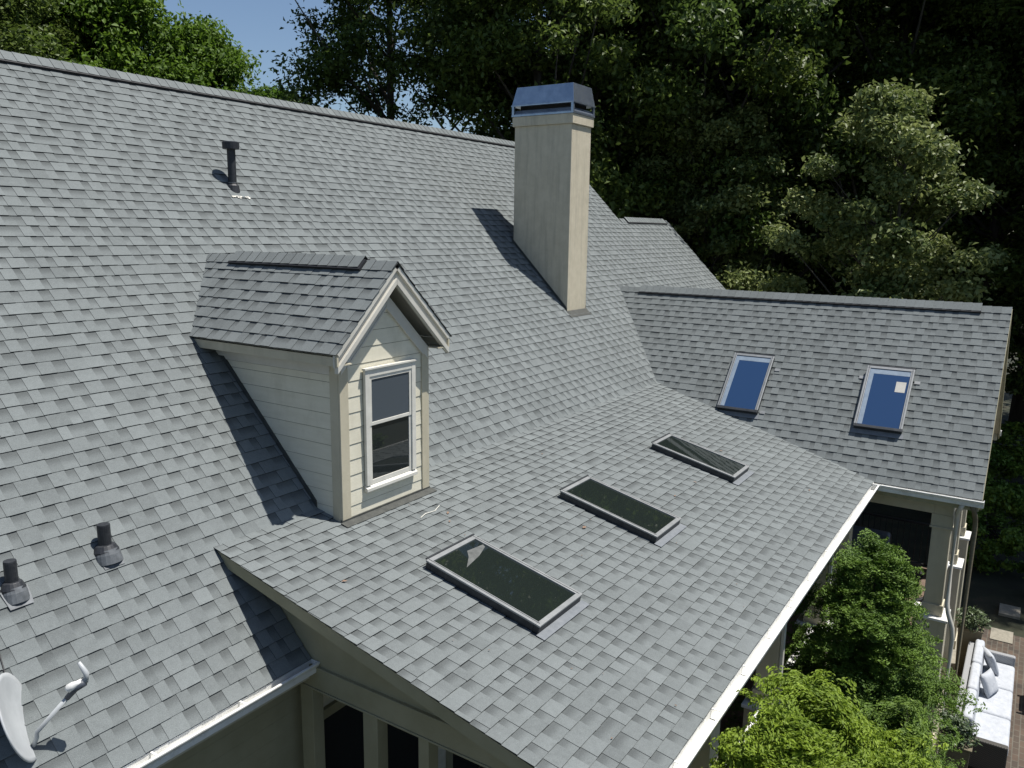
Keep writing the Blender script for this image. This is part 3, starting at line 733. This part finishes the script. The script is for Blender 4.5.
for d0, x in ((3.62, 10.62), (4.50, 10.62), (2.16, 10.6), (2.13, 9.93)):
    mb = MB(); mb.obox((x, d0, GZ-G*(GX-x)+.03), (0, .09, 0), sG*.06, nG*.004); mb.build('flashing_tab', 'alu', roofG)

# ------------------------------------------------------------------ vent pipes
def vent_pipe(x, d, r, h, cap=False, col=.105, patch=False):
    z = -A*d
    mb = MB(); mb.tube([(x, d, z-.15), (x, d, z+h)], r, 20); 
    mb.tube([(x, d, z+h-.0), (x, d, z+h+.012)], [r, r*.96], 20)
    o = mb.build('vent_pipe', 'rubber', house, smooth=False)
    mb = MB()
    if not cap:
        mb.tube([(x, d+.015, z-.07), (x, d+.008, z+.02), (x, d, z+.065), (x, d, z+.075)], [col, col*.98, col*.75, r*1.15], 20)
        mb.build('pipe_collar', 'rubber', o, bevel=.004)
        mb = MB(); base = Vector((x, d, z))+nM*.02
        mb.prism([base-Vector((.10, 0, 0)), base+Vector((.10, 0, 0)), base+Vector((.085, 0, 0))+sM*.16, base+Vector((-.085, 0, 0))+sM*.16], nM*.003)
        mb.tube([Vector((x, d+.03, z-.08)), Vector((x, d+.02, z-.01)), Vector((x, d+.01, z+.02))], [col*1.12, col*1.0, col*.9], 20)
        mb.build('pipe_flashing', 'galv', o)
    else:
        mb.tube([(x, d, z-.12), (x, d, z+.02), (x, d, z+.05)], [r*1.9, r*1.5, r*1.1], 18); mb.build('pipe_collar', 'rubber', o)
        mb = MB(); mb.tube([(x, d, z+h-.05), (x, d, z+h-.045), (x, d, z+h+.045), (x, d, z+h+.055)], [r*1.3, r*2.0, r*2.05, r*1.6], 18)
        mb.build('pipe_cap', 'rubber', o)
        mb = MB(); mb.tube([(x, d, z+.052), (x, d, z+.066)], r*1.22, 18); mb.build('pipe_clamp', 'galv', o)
        mb = MB(); rn = random.Random(4)
        for i in range(26):
            q = Vector((x-.0+rn.uniform(-.15, .15), d, z))+sM*(.20+rn.uniform(-.018, .02))+nM*.018
            mb.obox(q, (rn.uniform(.012, .035), 0, .0), sM*rn.uniform(.008, .02), nM*.004)
        mb.build('sealant', 'cement', o, bevel=.002)
    return o
vent_pipe(-.93, -.205, .052, .235)
vent_pipe(-1.69, -.167, .046, .225, col=.09)
vent_pipe(3.045, -3.405, .056, .555, cap=True)

# ------------------------------------------------------------------ satellite dish at the near edge of the roof
dish = thing('satellite_dish', 'grey satellite dish with a long arm standing on the lower edge of the shingled roof', 'satellite dish', (-2.3, .62, -.63))
LNB = Vector((-1.765, .873, -.20)); DC = Vector((-2.07, .585, -.42))   # feed and reflector centre
ax = Vector((.78, .54, .29)).normalized()
e1 = ax.cross(Vector((0, 0, 1))).normalized(); e2 = ax.cross(e1).normalized()
V, Fc = [], []; rad = .30; NR, NS = 10, 40
vs = [DC - ax*.028]; fs = []
for i in range(1, NR+1):
    rr = rad*i/NR
    for k in range(NS):
        t = 2*math.pi*k/NS; vs.append(DC + e1*rr*math.cos(t) + e2*rr*1.08*math.sin(t) + ax*(-.028+.028*(i/NR)**2))
for k in range(NS): fs.append((0, 1+k, 1+(k+1) % NS))
for i in range(NR-1):
    for k in range(NS):
        a = 1+i*NS; fs.append((a+k, a+(k+1) % NS, a+NS+(k+1) % NS, a+NS+k))
mb = MB(); mb.add([tuple(v) for v in vs], fs)
o = mb.build('reflector', 'dish', dish, smooth=True); so = o.modifiers.new('solid', 'SOLIDIFY'); so.thickness = .012
# arm from below the dish to the feed
foot = DC + Vector((.066, .10, -.11))
lowr = DC + e2*(rad*.95 if e2.z < 0 else -rad*.95)
mb = MB(); mb.tube([lowr-ax*.03, foot+(lowr-foot)*.3, foot, LNB+(foot-LNB)*.33], .016, 8); mb.build('arm', 'dish', dish, smooth=True)
mb = MB(); mb.tube([LNB+(foot-LNB)*.34, LNB+(foot-LNB)*.15, LNB+Vector((.01, .01, -.01))], [.019, .023, .028], 10); mb.build('feed_bracket', 'dishdark', dish, smooth=True)
mb = MB(); h = (DC-LNB).normalized()
mb.tube([LNB, LNB+h*.03, LNB+h*.06, LNB+h*.10, LNB+h*.112], [.02, .022, .030, .032, .022], 14); mb.build('feed_horn', 'white', dish, smooth=True)
mb = MB(); mb.tube([LNB+Vector((.02, -.0, -.02)), LNB+Vector((.035, 0, .04)), LNB+Vector((0.005, -.03, .13))], [.02, .02, .012], 10); mb.build('receiver', 'dish', dish, smooth=True)
mb = MB(); cb = [Vector((-2.20, .50, -A*.50+.03)), Vector((-2.02, .42, -A*.42+.022)), Vector((-1.95, .1, -A*.1+.022)), Vector((-2.1, -.2, A*.2+.022)), Vector((-2.6, -.25, A*.25+.022))]
mb.tube(cb, .005, 6); mb.build('cable', 'black', dish, smooth=True)
mb = MB(); base = Vector((-2.28, .42, -A*.42)); mb.tube([base, base+Vector((0.02, .0, .16)), DC-ax*.06], [.022, .022, .02], 10); mb.box(-2.36, -2.20, .35, .49, -A*.42-.04, -A*.42+.05); mb.build('mast', 'dishdark', dish)

# ================================================================== LEAVES
def leaf_mesh(name, centres, normals, sizes, mat, tint, aspect=0.5, axes=None):
    n = len(centres)
    nn = normals/np.linalg.norm(normals, axis=1, keepdims=True)
    r = rng.normal(size=(n, 3)) if axes is None else axes
    u = np.cross(nn, r); u /= np.linalg.norm(u, axis=1, keepdims=True)+1e-9
    w = np.cross(nn, u)
    L = sizes[:, None]; Wd = L*aspect
    p = np.empty((n, 4, 3)); fold = nn*(Wd*0.3)
    p[:, 0] = centres - w*L*.5; p[:, 1] = centres + u*Wd*.5 + fold; p[:, 2] = centres + w*L*.5; p[:, 3] = centres - u*Wd*.5 + fold
    v = p.reshape(-1, 3)
    me = bpy.data.meshes.new(name)
    me.vertices.add(4*n); me.vertices.foreach_set('co', v.astype(np.float32).ravel())
    tri = np.empty((n, 6), dtype=np.int32); b = np.arange(n, dtype=np.int32)[:, None]*4
    tri[:] = b + np.array([0, 1, 2, 0, 2, 3], dtype=np.int32)
    me.loops.add(6*n); me.loops.foreach_set('vertex_index', tri.ravel())
    me.polygons.add(2*n); me.polygons.foreach_set('loop_start', np.arange(0, 6*n, 3, dtype=np.int32))
    me.polygons.foreach_set('loop_total', np.full(2*n, 3, dtype=np.int32))
    at = me.attributes.new('tint', 'FLOAT', 'POINT'); at.data.foreach_set('value', np.repeat(tint, 4).astype(np.float32))
    me.materials.append(M[mat]); me.update(calc_edges=True); me.validate()
    return me
def crown_mesh(name, mat, z0, z1, rad, nclump, nleaf, size, seed, sparse=0.0, shape='tall'):
    g = np.random.default_rng(seed)
    cs = []; ns = []; ti = []; ss = []
    limbs = []
    for i in range(nclump):
        t = g.beta(1.3, 1.1); z = z0+(z1-z0)*t
        prof = (math.sin(math.pi*min(1, max(0.02, t*0.93+.07)))**0.55) if shape == 'tall' else (1-t*.75)
        a = g.uniform(0, 2*math.pi); q = g.uniform(0.25, 1)**0.6
        rr = rad*prof*q*(1+0.25*math.sin(3*a+seed)+0.2*math.sin(7*t*3+a))
        c = np.array([rr*math.cos(a), rr*math.sin(a), z])
        cr = rad*g.uniform(.10, .28)
        k = int(nleaf*(cr/(rad*.2))**2*g.uniform(.6, 1.3))
        d = g.normal(size=(k, 3)); d /= np.linalg.norm(d, axis=1, keepdims=True)
        rd = g.uniform(0, 1, size=(k, 1))**0.5*(1+.5*(g.uniform(0, 1, size=(k, 1)) < .15))
        p = c + d*rd*cr*np.array([1.1, 1.1, .62])
        cs.append(p); nrm = np.array([0, 0, 1.0])*0.7 + g.normal(size=(k, 3))*.65 + d*0.25; ns.append(nrm)
        tt = g.normal(.5, .12); ti.append(np.clip(tt+g.normal(0, .2, k), 0, 1)); ss.append(size*g.uniform(.6, 1.5, k))
        if i % max(1, nclump//44) == 0: limbs.append(c)
    me = leaf_mesh(name, np.concatenate(cs), np.concatenate(ns), np.concatenate(ss), mat, np.concatenate(ti), .55)
    return me, limbs
def trunk_mb(h, r, limbs, seed, lean=.3):
    rn = random.Random(seed); mb = MB()
    def cx(z): 
        t = z/h; return Vector((lean*math.sin(2.1*t+seed), lean*math.cos(1.7*t+seed)-lean*math.cos(seed), z))
    zs = [h*k/9 for k in range(10)]
    mb.tube([cx(z) for z in zs], [r*(1-.85*k/9)*(1.35 if k == 0 else 1) for k in range(10)], 9)
    for c in limbs:
        zb = max(1.0, c[2]-math.hypot(c[0], c[1])*rn.uniform(.7, 1.1)); zb = min(zb, h*.95)
        a = cx(zb); b = Vector((c[0], -c[1], c[2])); mid = (a+b)/2+Vector((rn.uniform(-.3, .3), rn.uniform(-.3, .3), -.25))
        rb = r*(1-.85*zb/h)*.5
        mb.tube([a, mid, b], [rb, rb*.6, rb*.15], 6)
    return mb
def make_tree(name, label, cat, mat, h, z0, rad, nclump, nleaf, size, seed, r, shape='tall', group=None, crownname='crown'):
    t = thing(name, label, cat, (0, 0, 0), group, local=True)
    me, limbs = crown_mesh(name+'_leaves', mat, z0, h, rad, nclump, nleaf, size, seed, shape=shape)
    c = bpy.data.objects.new(crownname, me); C.objects.link(c); c.parent = t
    mb = trunk_mb(h*.93, r, limbs, seed); mb.build('trunk', 'bark', t, smooth=True)
    return t
def place(src, first, x, d, z, rot, sc, label, group=None):
    """the first placing moves the prototype, later ones copy it with its parts"""
    if first: o = src
    else:
        o = src.copy(); C.objects.link(o)
        for ch in list(src.children):
            c = ch.copy(); C.objects.link(c); c.parent = o
    o.location = (x, -d, z); o.rotation_euler = (0, 0, rot); o.scale = sc if isinstance(sc, tuple) else (sc, sc, sc)
    o['label'] = label
    if group: o['group'] = group
    return o
GF = 'tall dark trees of the wood behind the house'
protos = [make_tree('tree', '', 'tree', 'leafdark', 25, 2.5, 4.6, 240, 420, .19, 3, .30),
          make_tree('tree', '', 'tree', 'leafdark', 23, 4.5, 4.0, 175, 420, .18, 8, .25),
          make_tree('tree', '', 'tree', 'leafdark', 27, 1.5, 4.9, 250, 420, .20, 15, .34)]
used = [False]*3
CAM = (-4.41, 6.13)
def polar(az, dist): return CAM[0]+dist*math.cos(R(az)), CAM[1]-dist*math.sin(R(az))
TREES = [  # azimuth from the camera, distance, prototype, scale
 (-4, 33, 0, .95), (3.2, 35, 1, 1.05), (9.0, 34.5, 2, .95), (15.5, 32, 0, 1.0), (21.5, 30, 1, 1.0), (27.5, 31, 2, .9), (31.8, 28.5, 0, .9), (41.8, 31, 2, .80),
 (0.5, 43, 2, 1.0), (6.5, 44, 0, 1.05), (12.5, 43, 1, 1.0), (18.5, 41, 2, 1.05), (24.5, 41, 0, 1.1), (30.0, 40, 2, .95),
 (66.0, 33, 0, .80), (70.5, 28, 2, .8), (-9, 28, 1, 1.0), (-7, 40, 2, 1.0),
 (3, 55, 0, 1.2), (10, 56, 2, 1.0), (18, 55, 1, 1.1), (27, 56, 0, 1.0),
]
ROWN = lambda dist: 'front' if dist < 35.2 else ('middle' if dist < 48 else 'back')
cnt = {}
for az, dist, k, s in TREES:
    rn = ROWN(dist); cnt[rn] = cnt.get(rn, 0)+1
rank = {}
ORD = ['first', 'second', 'third', 'fourth', 'fifth', 'sixth', 'seventh', 'eighth', 'ninth', 'tenth', 'eleventh', 'twelfth', 'thirteenth', 'fourteenth', 'fifteenth', 'sixteenth']
allt = sorted(TREES, key=lambda t: -t[0])
for az, dist, k, s in allt:
    rn = ROWN(dist); i = rank.get(rn, 0); rank[rn] = i+1
    x, d = polar(az, dist)
    lab = 'tall dark leafy tree, %s from the left in the %s row of the wood' % (ORD[i], rn)
    place(protos[k], not used[k], x, d, GROUND-.1, random.uniform(0, 6.28), (s, s, s*(random.uniform(1.0, 1.26) if 2 < az < 42 else random.uniform(.95, 1.08))), lab, GF)
    used[k] = True
# sunlit light green trees below the patch of sky
pg = make_tree('tree', '', 'tree', 'leafgreen', 13.5, 1.5, 3.4, 280, 330, .17, 23, .2)
GL = 'sunlit light green trees under the open sky'
for i, (az, dist, s, zs, lab) in enumerate([(59.0, 34, 1.1, 1.28, 'sunlit light green tree left of the sky gap beyond the ridge'),
        (53.4, 34, .95, 1.16, 'light green tree with rounded top under the middle of the sky gap'),
        (49.4, 36, 1.0, 1.02, 'low light green tree at the right end of the sky gap'),
        (62.3, 36, 1.1, 1.27, 'light green tree in front of the dark wood at the far left')]):
    x, d = polar(az, dist)
    place(pg, i == 0, x, d, GROUND-.1, 1.3*i, (s, s, zs), lab, GL)
# grey green understorey tree right of the chimney, branches in the sun
pu = make_tree('tree', '', 'tree', 'leafgrey', 12.6, 4.5, 2.6, 85, 430, .15, 41, .14)
GU = 'pale leaved smaller trees at the edge of the wood'
for i, (x, d, s, zs, lab) in enumerate([(19.8, 2.3, .95, 1.0, 'smaller pale leaved tree in the sun above the right end of the wing roof'),
                               (22.0, -3.2, 1.0, 1.02, 'smaller pale leaved tree between the chimney and the wing roof ridge')]):
    place(pu, i == 0, x, d, GROUND-.1, .8+2*i, (s, s, zs), lab, GU)
# low dark shrubs on the forest edge
ps = make_tree('shrub', '', 'shrub', 'cypress', 2.0, .1, 1.0, 60, 200, .10, 51, .05)
GS = 'dark shrubs beyond the patio'
for i, (x, d, s, lab) in enumerate([(19.2, 5.9, 1.05, 'rounded dark green shrub beside the far end of the patio'),
                                    (22.5, 5.2, 1.2, 'dark shrub in the shade beyond the rounded patio shrub'),
                                    (17.6, 7.05, .5, 'small dark shrub at the right edge of the patio path'),
                                    (25.5, 6.6, 1.4, 'farthest dark shrub in the shade at the right edge')]):
    place(ps, i == 0, x, d, GROUND-.05, i*1.1, s, lab, GS)

# feathery cypresses in front of the porch
def cypress(name, label, x, d, h, rad, mat, seed, nspray, zlow, droop, size=.036, flat=.7):
    g = np.random.default_rng(seed); t = thing(name, label, 'evergreen tree', (x, d, GROUND), local=True)
    cs, ns, axs, ti, ss = [], [], [], [], []; limbs = []
    nb = nspray//38; br = []
    for i in range(nb):
        u = ((i+.5)/nb)**1.15; z = zlow+(h-zlow)*u
        br.append((z, g.uniform(0, 2*math.pi), (rad*(1-u)**flat+.10)*g.uniform(.45, 1.3), g.uniform(-.05, .5)))
    for i in range(nspray):
        z, a0_, Lb, rise_ = br[i % nb]
        t_ = g.uniform(.25, 1)**.7; rr = Lb*t_; a = a0_+g.normal(0, .22)/max(.35, t_)
        c = np.array([rr*math.cos(a), rr*math.sin(a), z+rise_*rr*.6-.18*rr*rr+g.normal(0, .07)])
        out = np.array([math.cos(a), math.sin(a), droop+g.normal(0, .25)]); out /= np.linalg.norm(out)
        side = np.cross(out, [0, 0, 1]); side /= np.linalg.norm(side)+1e-9
        upv = np.cross(side, out); tilt = g.normal(0, .35); side = side*math.cos(tilt)+upv*math.sin(tilt); upv = np.cross(side, out)
        Ls = g.uniform(.14, .30)*(1 if rad > .8 else .8); k = 84
        q = g.uniform(0, 1, k); w = (g.uniform(-1, 1, k))*(.5*(1-q)+.12)*Ls*1.1
        p = c + out*(q*Ls)[:, None] + side*w[:, None] + upv*(g.normal(0, .012, k)-.25*(q**2)*Ls*(.6))[:, None]
        cs.append(p); ns.append(upv[None, :]+g.normal(0, .45, (k, 3)))
        dirv = out[None, :]*1.0 + side[None, :]*(np.sign(w)*.7)[:, None] + g.normal(0, .2, (k, 3))
        axs.append(np.cross(upv[None, :].repeat(k, 0), dirv))
        ti.append(np.clip(g.normal(.45, .1)+.35*(q-.3)+g.normal(0, .12, k), 0, 1)); ss.append(size*g.uniform(.7, 1.4, k))
        if i % (nspray//60) == 0: limbs.append(c)
    me = leaf_mesh(name+'_sprays', np.concatenate(cs), np.concatenate(ns), np.concatenate(ss), mat, np.concatenate(ti), .38, axes=np.concatenate(axs))
    c = bpy.data.objects.new('foliage', me); C.objects.link(c); c.parent = t
    trunk_mb(h*.96, .07, limbs, seed, lean=.05).build('trunk', 'bark', t, smooth=True)
    return t
cypress('cypress', 'dark green feathery cypress growing against the porch corner', 6.15, 4.72, GROUND*-1-1.05, 1.62, 'cypress', 61, 4400, .6, .05)
cypress('cypress', 'bright yellow green cypress beside the long white porch gutter', 1.5, 5.08, GROUND*-1-.72, 1.12, 'goldcypress', 63, 4600, 2.2, -.15, flat=.38)
cypress('cypress', 'second feathery cypress between the yellow green one and the porch steps', 4.6, 5.35, GROUND*-1-2.3, 1.0, 'cypress', 67, 1300, .5, .05)
pb = make_tree('shrub', 'small green shrub below the left rake of the porch roof', 'shrub', 'leafgreen', 1.3, .05, .7, 40, 140, .06, 71, .03)
pb.location = (-.9, -2.9, GROUND+1.6-.0); pb.location = (-.55, -3.55, GROUND)

# ================================================================== FURNITURE
def cushion_box(mb, x0, x1, y0, y1, z0, z1, mi=0): mb.box(x0, x1, y0, y1, z0, z1, mi)
sofa = thing('outdoor_sofa', 'long grey wicker patio sofa with white cushions beside the porch wall', 'sofa', (11.2, 6.1, GROUND))
sx0, sx1, sd0, sd1 = 9.62, 12.72, 5.72, 6.52; g0 = GROUND+.01
mb = MB(); mb.box(sx0, sx1, sd0+.1, sd1-.02, g0+.08, g0+.30); mb.box(sx0, sx1, sd0, sd0+.11, g0+.08, g0+.74)
for x in (sx0+.02, sx1-.08):
    for d_ in (sd0+.02, sd1-.1): mb.box(x, x+.06, d_, d_+.06, g0, g0+.09)
mb.build('frame', 'wicker', sofa, bevel=.02)
mb = MB(); mb.box(sx0-.12, sx0-.005, sd0, sd1, g0+.05, g0+.56); mb.build('armrest', 'wickerdark', sofa, bevel=.02)
mb = MB(); mb.box(sx1+.005, sx1+.12, sd0, sd1, g0+.05, g0+.62); mb.build('armrest', 'wicker', sofa, bevel=.03)
n = 3; w = (sx1-sx0)/n
for i in range(n):
    mb = MB(); mb.box(sx0+i*w+.008, sx0+(i+1)*w-.008, sd0+.26, sd1+.01, g0+.305, g0+.46); mb.build('seat_cushion', 'cushion', sofa, bevel=.05, segs=4)
    mb = MB(); mb.prism([(sx0+i*w+.01, sd0+.115, g0+.32), (sx0+i*w+.01, sd0+.30, g0+.47), (sx0+i*w+.01, sd0+.27, g0+.84), (sx0+i*w+.01, sd0+.115, g0+.84)], (w-.02, 0, 0)); mb.build('back_cushion', 'cushion', sofa, bevel=.05, segs=4)
def pillow(x, d, z, yaw, lean, label, s=.42):
    me = bpy.data.meshes.new('throw_pillow'); bm = bmesh.new()
    bmesh.ops.create_grid(bm, x_segments=12, y_segments=12, size=.5)
    vs = bm.verts[:]
    for v in vs:
        a, b = v.co.x*2, v.co.y*2; pin = 1-.07*(abs(a)*abs(b))**0+.0
        bulge = ((1-a**4)*(1-b**4))**.6*.16
        sh = 1-.09*(1-a*a if abs(b) > .99 else 0)-.0
        v.co = Vector((a*.5*(1-.08*(1-b*b)*(abs(a)**6)), b*.5*(1-.08*(1-a*a)*(abs(b)**6)), bulge))
    ret = bmesh.ops.duplicate(bm, geom=bm.faces[:]+bm.verts[:]+bm.edges[:])
    for e in ret['geom']:
        if isinstance(e, bmesh.types.BMVert): e.co.z *= -1
    bmesh.ops.remove_doubles(bm, verts=bm.verts, dist=.002); bmesh.ops.recalc_face_normals(bm, faces=bm.faces)
    bmesh.ops.scale(bm, vec=(s, s, s), verts=bm.verts); bm.to_mesh(me); bm.free()
    me.materials.append(M['cushion'])
    me.polygons.foreach_set('use_smooth', [True]*len(me.polygons))
    o = bpy.data.objects.new('throw_pillow', me); C.objects.link(o); o.location = (x, -d, z); o.rotation_euler = (R(90-lean), 0, yaw)
    o['label'] = label; o['category'] = 'pillow'; return o
pillow(12.25, 6.12, g0+.66, R(25), 22, 'white throw pillow leaning at the far end of the patio sofa')
pillow(11.35, 6.15, g0+.66, R(-20), 25, 'white throw pillow in the middle of the patio sofa')

def planter(x, d, label, h=.95, w=.42, seed=1):
    t = thing('planter', label, 'planter', (x, d, GROUND), 'planters beside the porch wall')
    mb = MB(); a = w/2; b = a*.82
    mb.hexa([(x-b, d-b, GROUND), (x+b, d-b, GROUND), (x+b, d+b, GROUND), (x-b, d+b, GROUND), (x-a, d-a, GROUND+h), (x+a, d-a, GROUND+h), (x+a, d+a, GROUND+h), (x-a, d+a, GROUND+h)])
    mb.build('pot', 'planter', t, bevel=.01)
    mb = MB(); mb.box(x-a-.02, x+a+.02, d-a-.02, d+a+.02, GROUND+h, GROUND+h+.03); mb.build('rim', 'planter', t, bevel=.005)
    g = np.random.default_rng(seed); cs, ns, ti, ss = [], [], [], []
    for i in range(46):
        an = g.uniform(0, 6.28); r = g.uniform(0, .30); hh = g.uniform(.02, .30)
        c = np.array([x+r*math.cos(an), -d+r*math.sin(an), GROUND+h+.03+hh*(1.1-r)]); k = 22
        p = c+g.normal(0, .045, (k, 3)); cs.append(p); ns.append(g.normal(0, .5, (k, 3))+[0, 0, 1]); ti.append(g.uniform(0, 1, k)); ss.append(.075*g.uniform(.6, 1.4, k))
    me = leaf_mesh('plant_leaves', np.concatenate(cs), np.concatenate(ns), np.concatenate(ss), 'pottedleaf', np.concatenate(ti), .4)
    o = bpy.data.objects.new('plant', me); C.objects.link(o); attach(o, t)
planter(12.95, 5.72, 'tall wooden planter with a leafy plant at the far end of the patio sofa', seed=5)
planter(8.55, 5.82, 'tall wooden planter with a leafy plant at the near end of the patio sofa', seed=6, h=1.0)

def armchair(name, label, x, d, z, rot, mat, cmat, cat='chair'):
    t = thing(name, label, cat, (x, d, z), rot=rot, local=True)
    mb = MB()
    for a in (-.3, .26):
        for b_ in (-.3, .26): mb.box(a, a+.04, b_, b_+.04, 0, .36)
    mb.box(-.3, .3, -.3, .3, .32, .38); mb.box(-.3, .3, -.34, -.29, .3, .86); mb.build('frame', mat, t, bevel=.01)
    for sx in (-1, 1):
        mb = MB(); mb.box(sx*.33-.03, sx*.33+.03, -.32, .3, .54, .58); mb.box(sx*.33-.02, sx*.33+.02, .24, .28, .0, .54); mb.build('armrest', mat, t, bevel=.01)
    mb = MB(); mb.box(-.28, .28, -.28, .3, .381, .48); mb.build('seat_cushion', cmat, t, bevel=.03, segs=3)
    mb = MB(); mb.box(-.27, .27, -.288, -.19, .49, .84); mb.build('back_cushion', cmat, t, bevel=.03, segs=3)
    return t
armchair('patio_chair', 'grey cushioned patio chair at the right edge facing the sofa', 12.3, 7.1, GROUND+.01, R(0)+math.pi, 'wicker', 'cushion')
armchair('porch_chair', 'dark porch chair with brown cushions near the corner column', 12.3, 4.45, -4.1, R(100), 'black', 'browncush')
armchair('porch_chair', 'dark porch chair with brown cushions beside the inner railing', 11.0, 4.55, -4.1, R(60), 'black', 'browncush')
ps_ = thing('porch_sofa', 'low dark grey cushioned sofa inside the covered porch', 'sofa', (12.7, 3.2, -4.1))
mb = MB(); mb.box(12.2, 13.2, 2.3, 4.1, -4.08, -3.75); mb.box(13.1, 13.25, 2.3, 4.1, -4.08, -3.2); mb.build('frame', 'black', ps_, bevel=.02)
for k in range(2):
    mb = MB(); mb.box(12.2, 13.08, 2.32+k*.9, 3.2+k*.9, -3.745, -3.55); mb.build('seat_cushion', 'greycush', ps_, bevel=.05, segs=3)
    mb = MB(); mb.box(12.85, 13.09, 2.32+k*.9, 3.2+k*.9, -3.545, -3.1); mb.build('back_cushion', 'greycush', ps_, bevel=.05, segs=3)
tb = thing('porch_table', 'narrow white topped table standing inside the covered porch', 'table', (11.2, 3.5, -4.1))
mb = MB(); mb.box(11.05, 11.3, 3.05, 3.85, -3.06, -3.01); mb.build('tabletop', 'window', tb, bevel=.004)
for x in (11.08, 11.23):
    for d_ in (3.08, 3.78): mb = MB(); mb.box(x, x+.04, d_, d_+.04, -4.1, -3.061); mb.build('leg', 'black', tb)

# fallen leaves and twigs on the roof
rn = random.Random(9); mb = MB()
for i in range(46):
    d_ = rn.uniform(.3, 4.0); x = rn.uniform(.4, 8.6); big = rn.random() < .18
    s_ = rn.uniform(.02, .045) if big else rn.uniform(.006, .014)
    P = Vector((x, d_, -B*d_))+nS*.022; a = rn.uniform(0, 6.28)
    e1 = (uX*math.cos(a)+sS*math.sin(a))*s_; e2 = (uX*-math.sin(a)+sS*math.cos(a))*s_*.5
    mb.add([tuple(P-e1), tuple(P+e2+nS*.004), tuple(P+e1), tuple(P-e2+nS*.006)], [(0, 1, 2, 3)])
lit = mb.build('fallen_leaves', 'browncush'); lit['kind'] = 'stuff'; lit['label'] = 'small dry leaves and specks scattered on the low porch roof'; lit['category'] = 'leaves'
mb = MB(); P = Vector((2.0, .78, -B*.78))+nS*.022
mb.tube([P, P+uX*.12+sS*-.03, P+uX*.26-sS*.01, P+uX*.4-sS*.06], .004, 6)
tw = mb.build('twig', 'cement'); tw['label'] = 'thin pale twig lying on the roof in front of the dormer'; tw['category'] = 'twig'
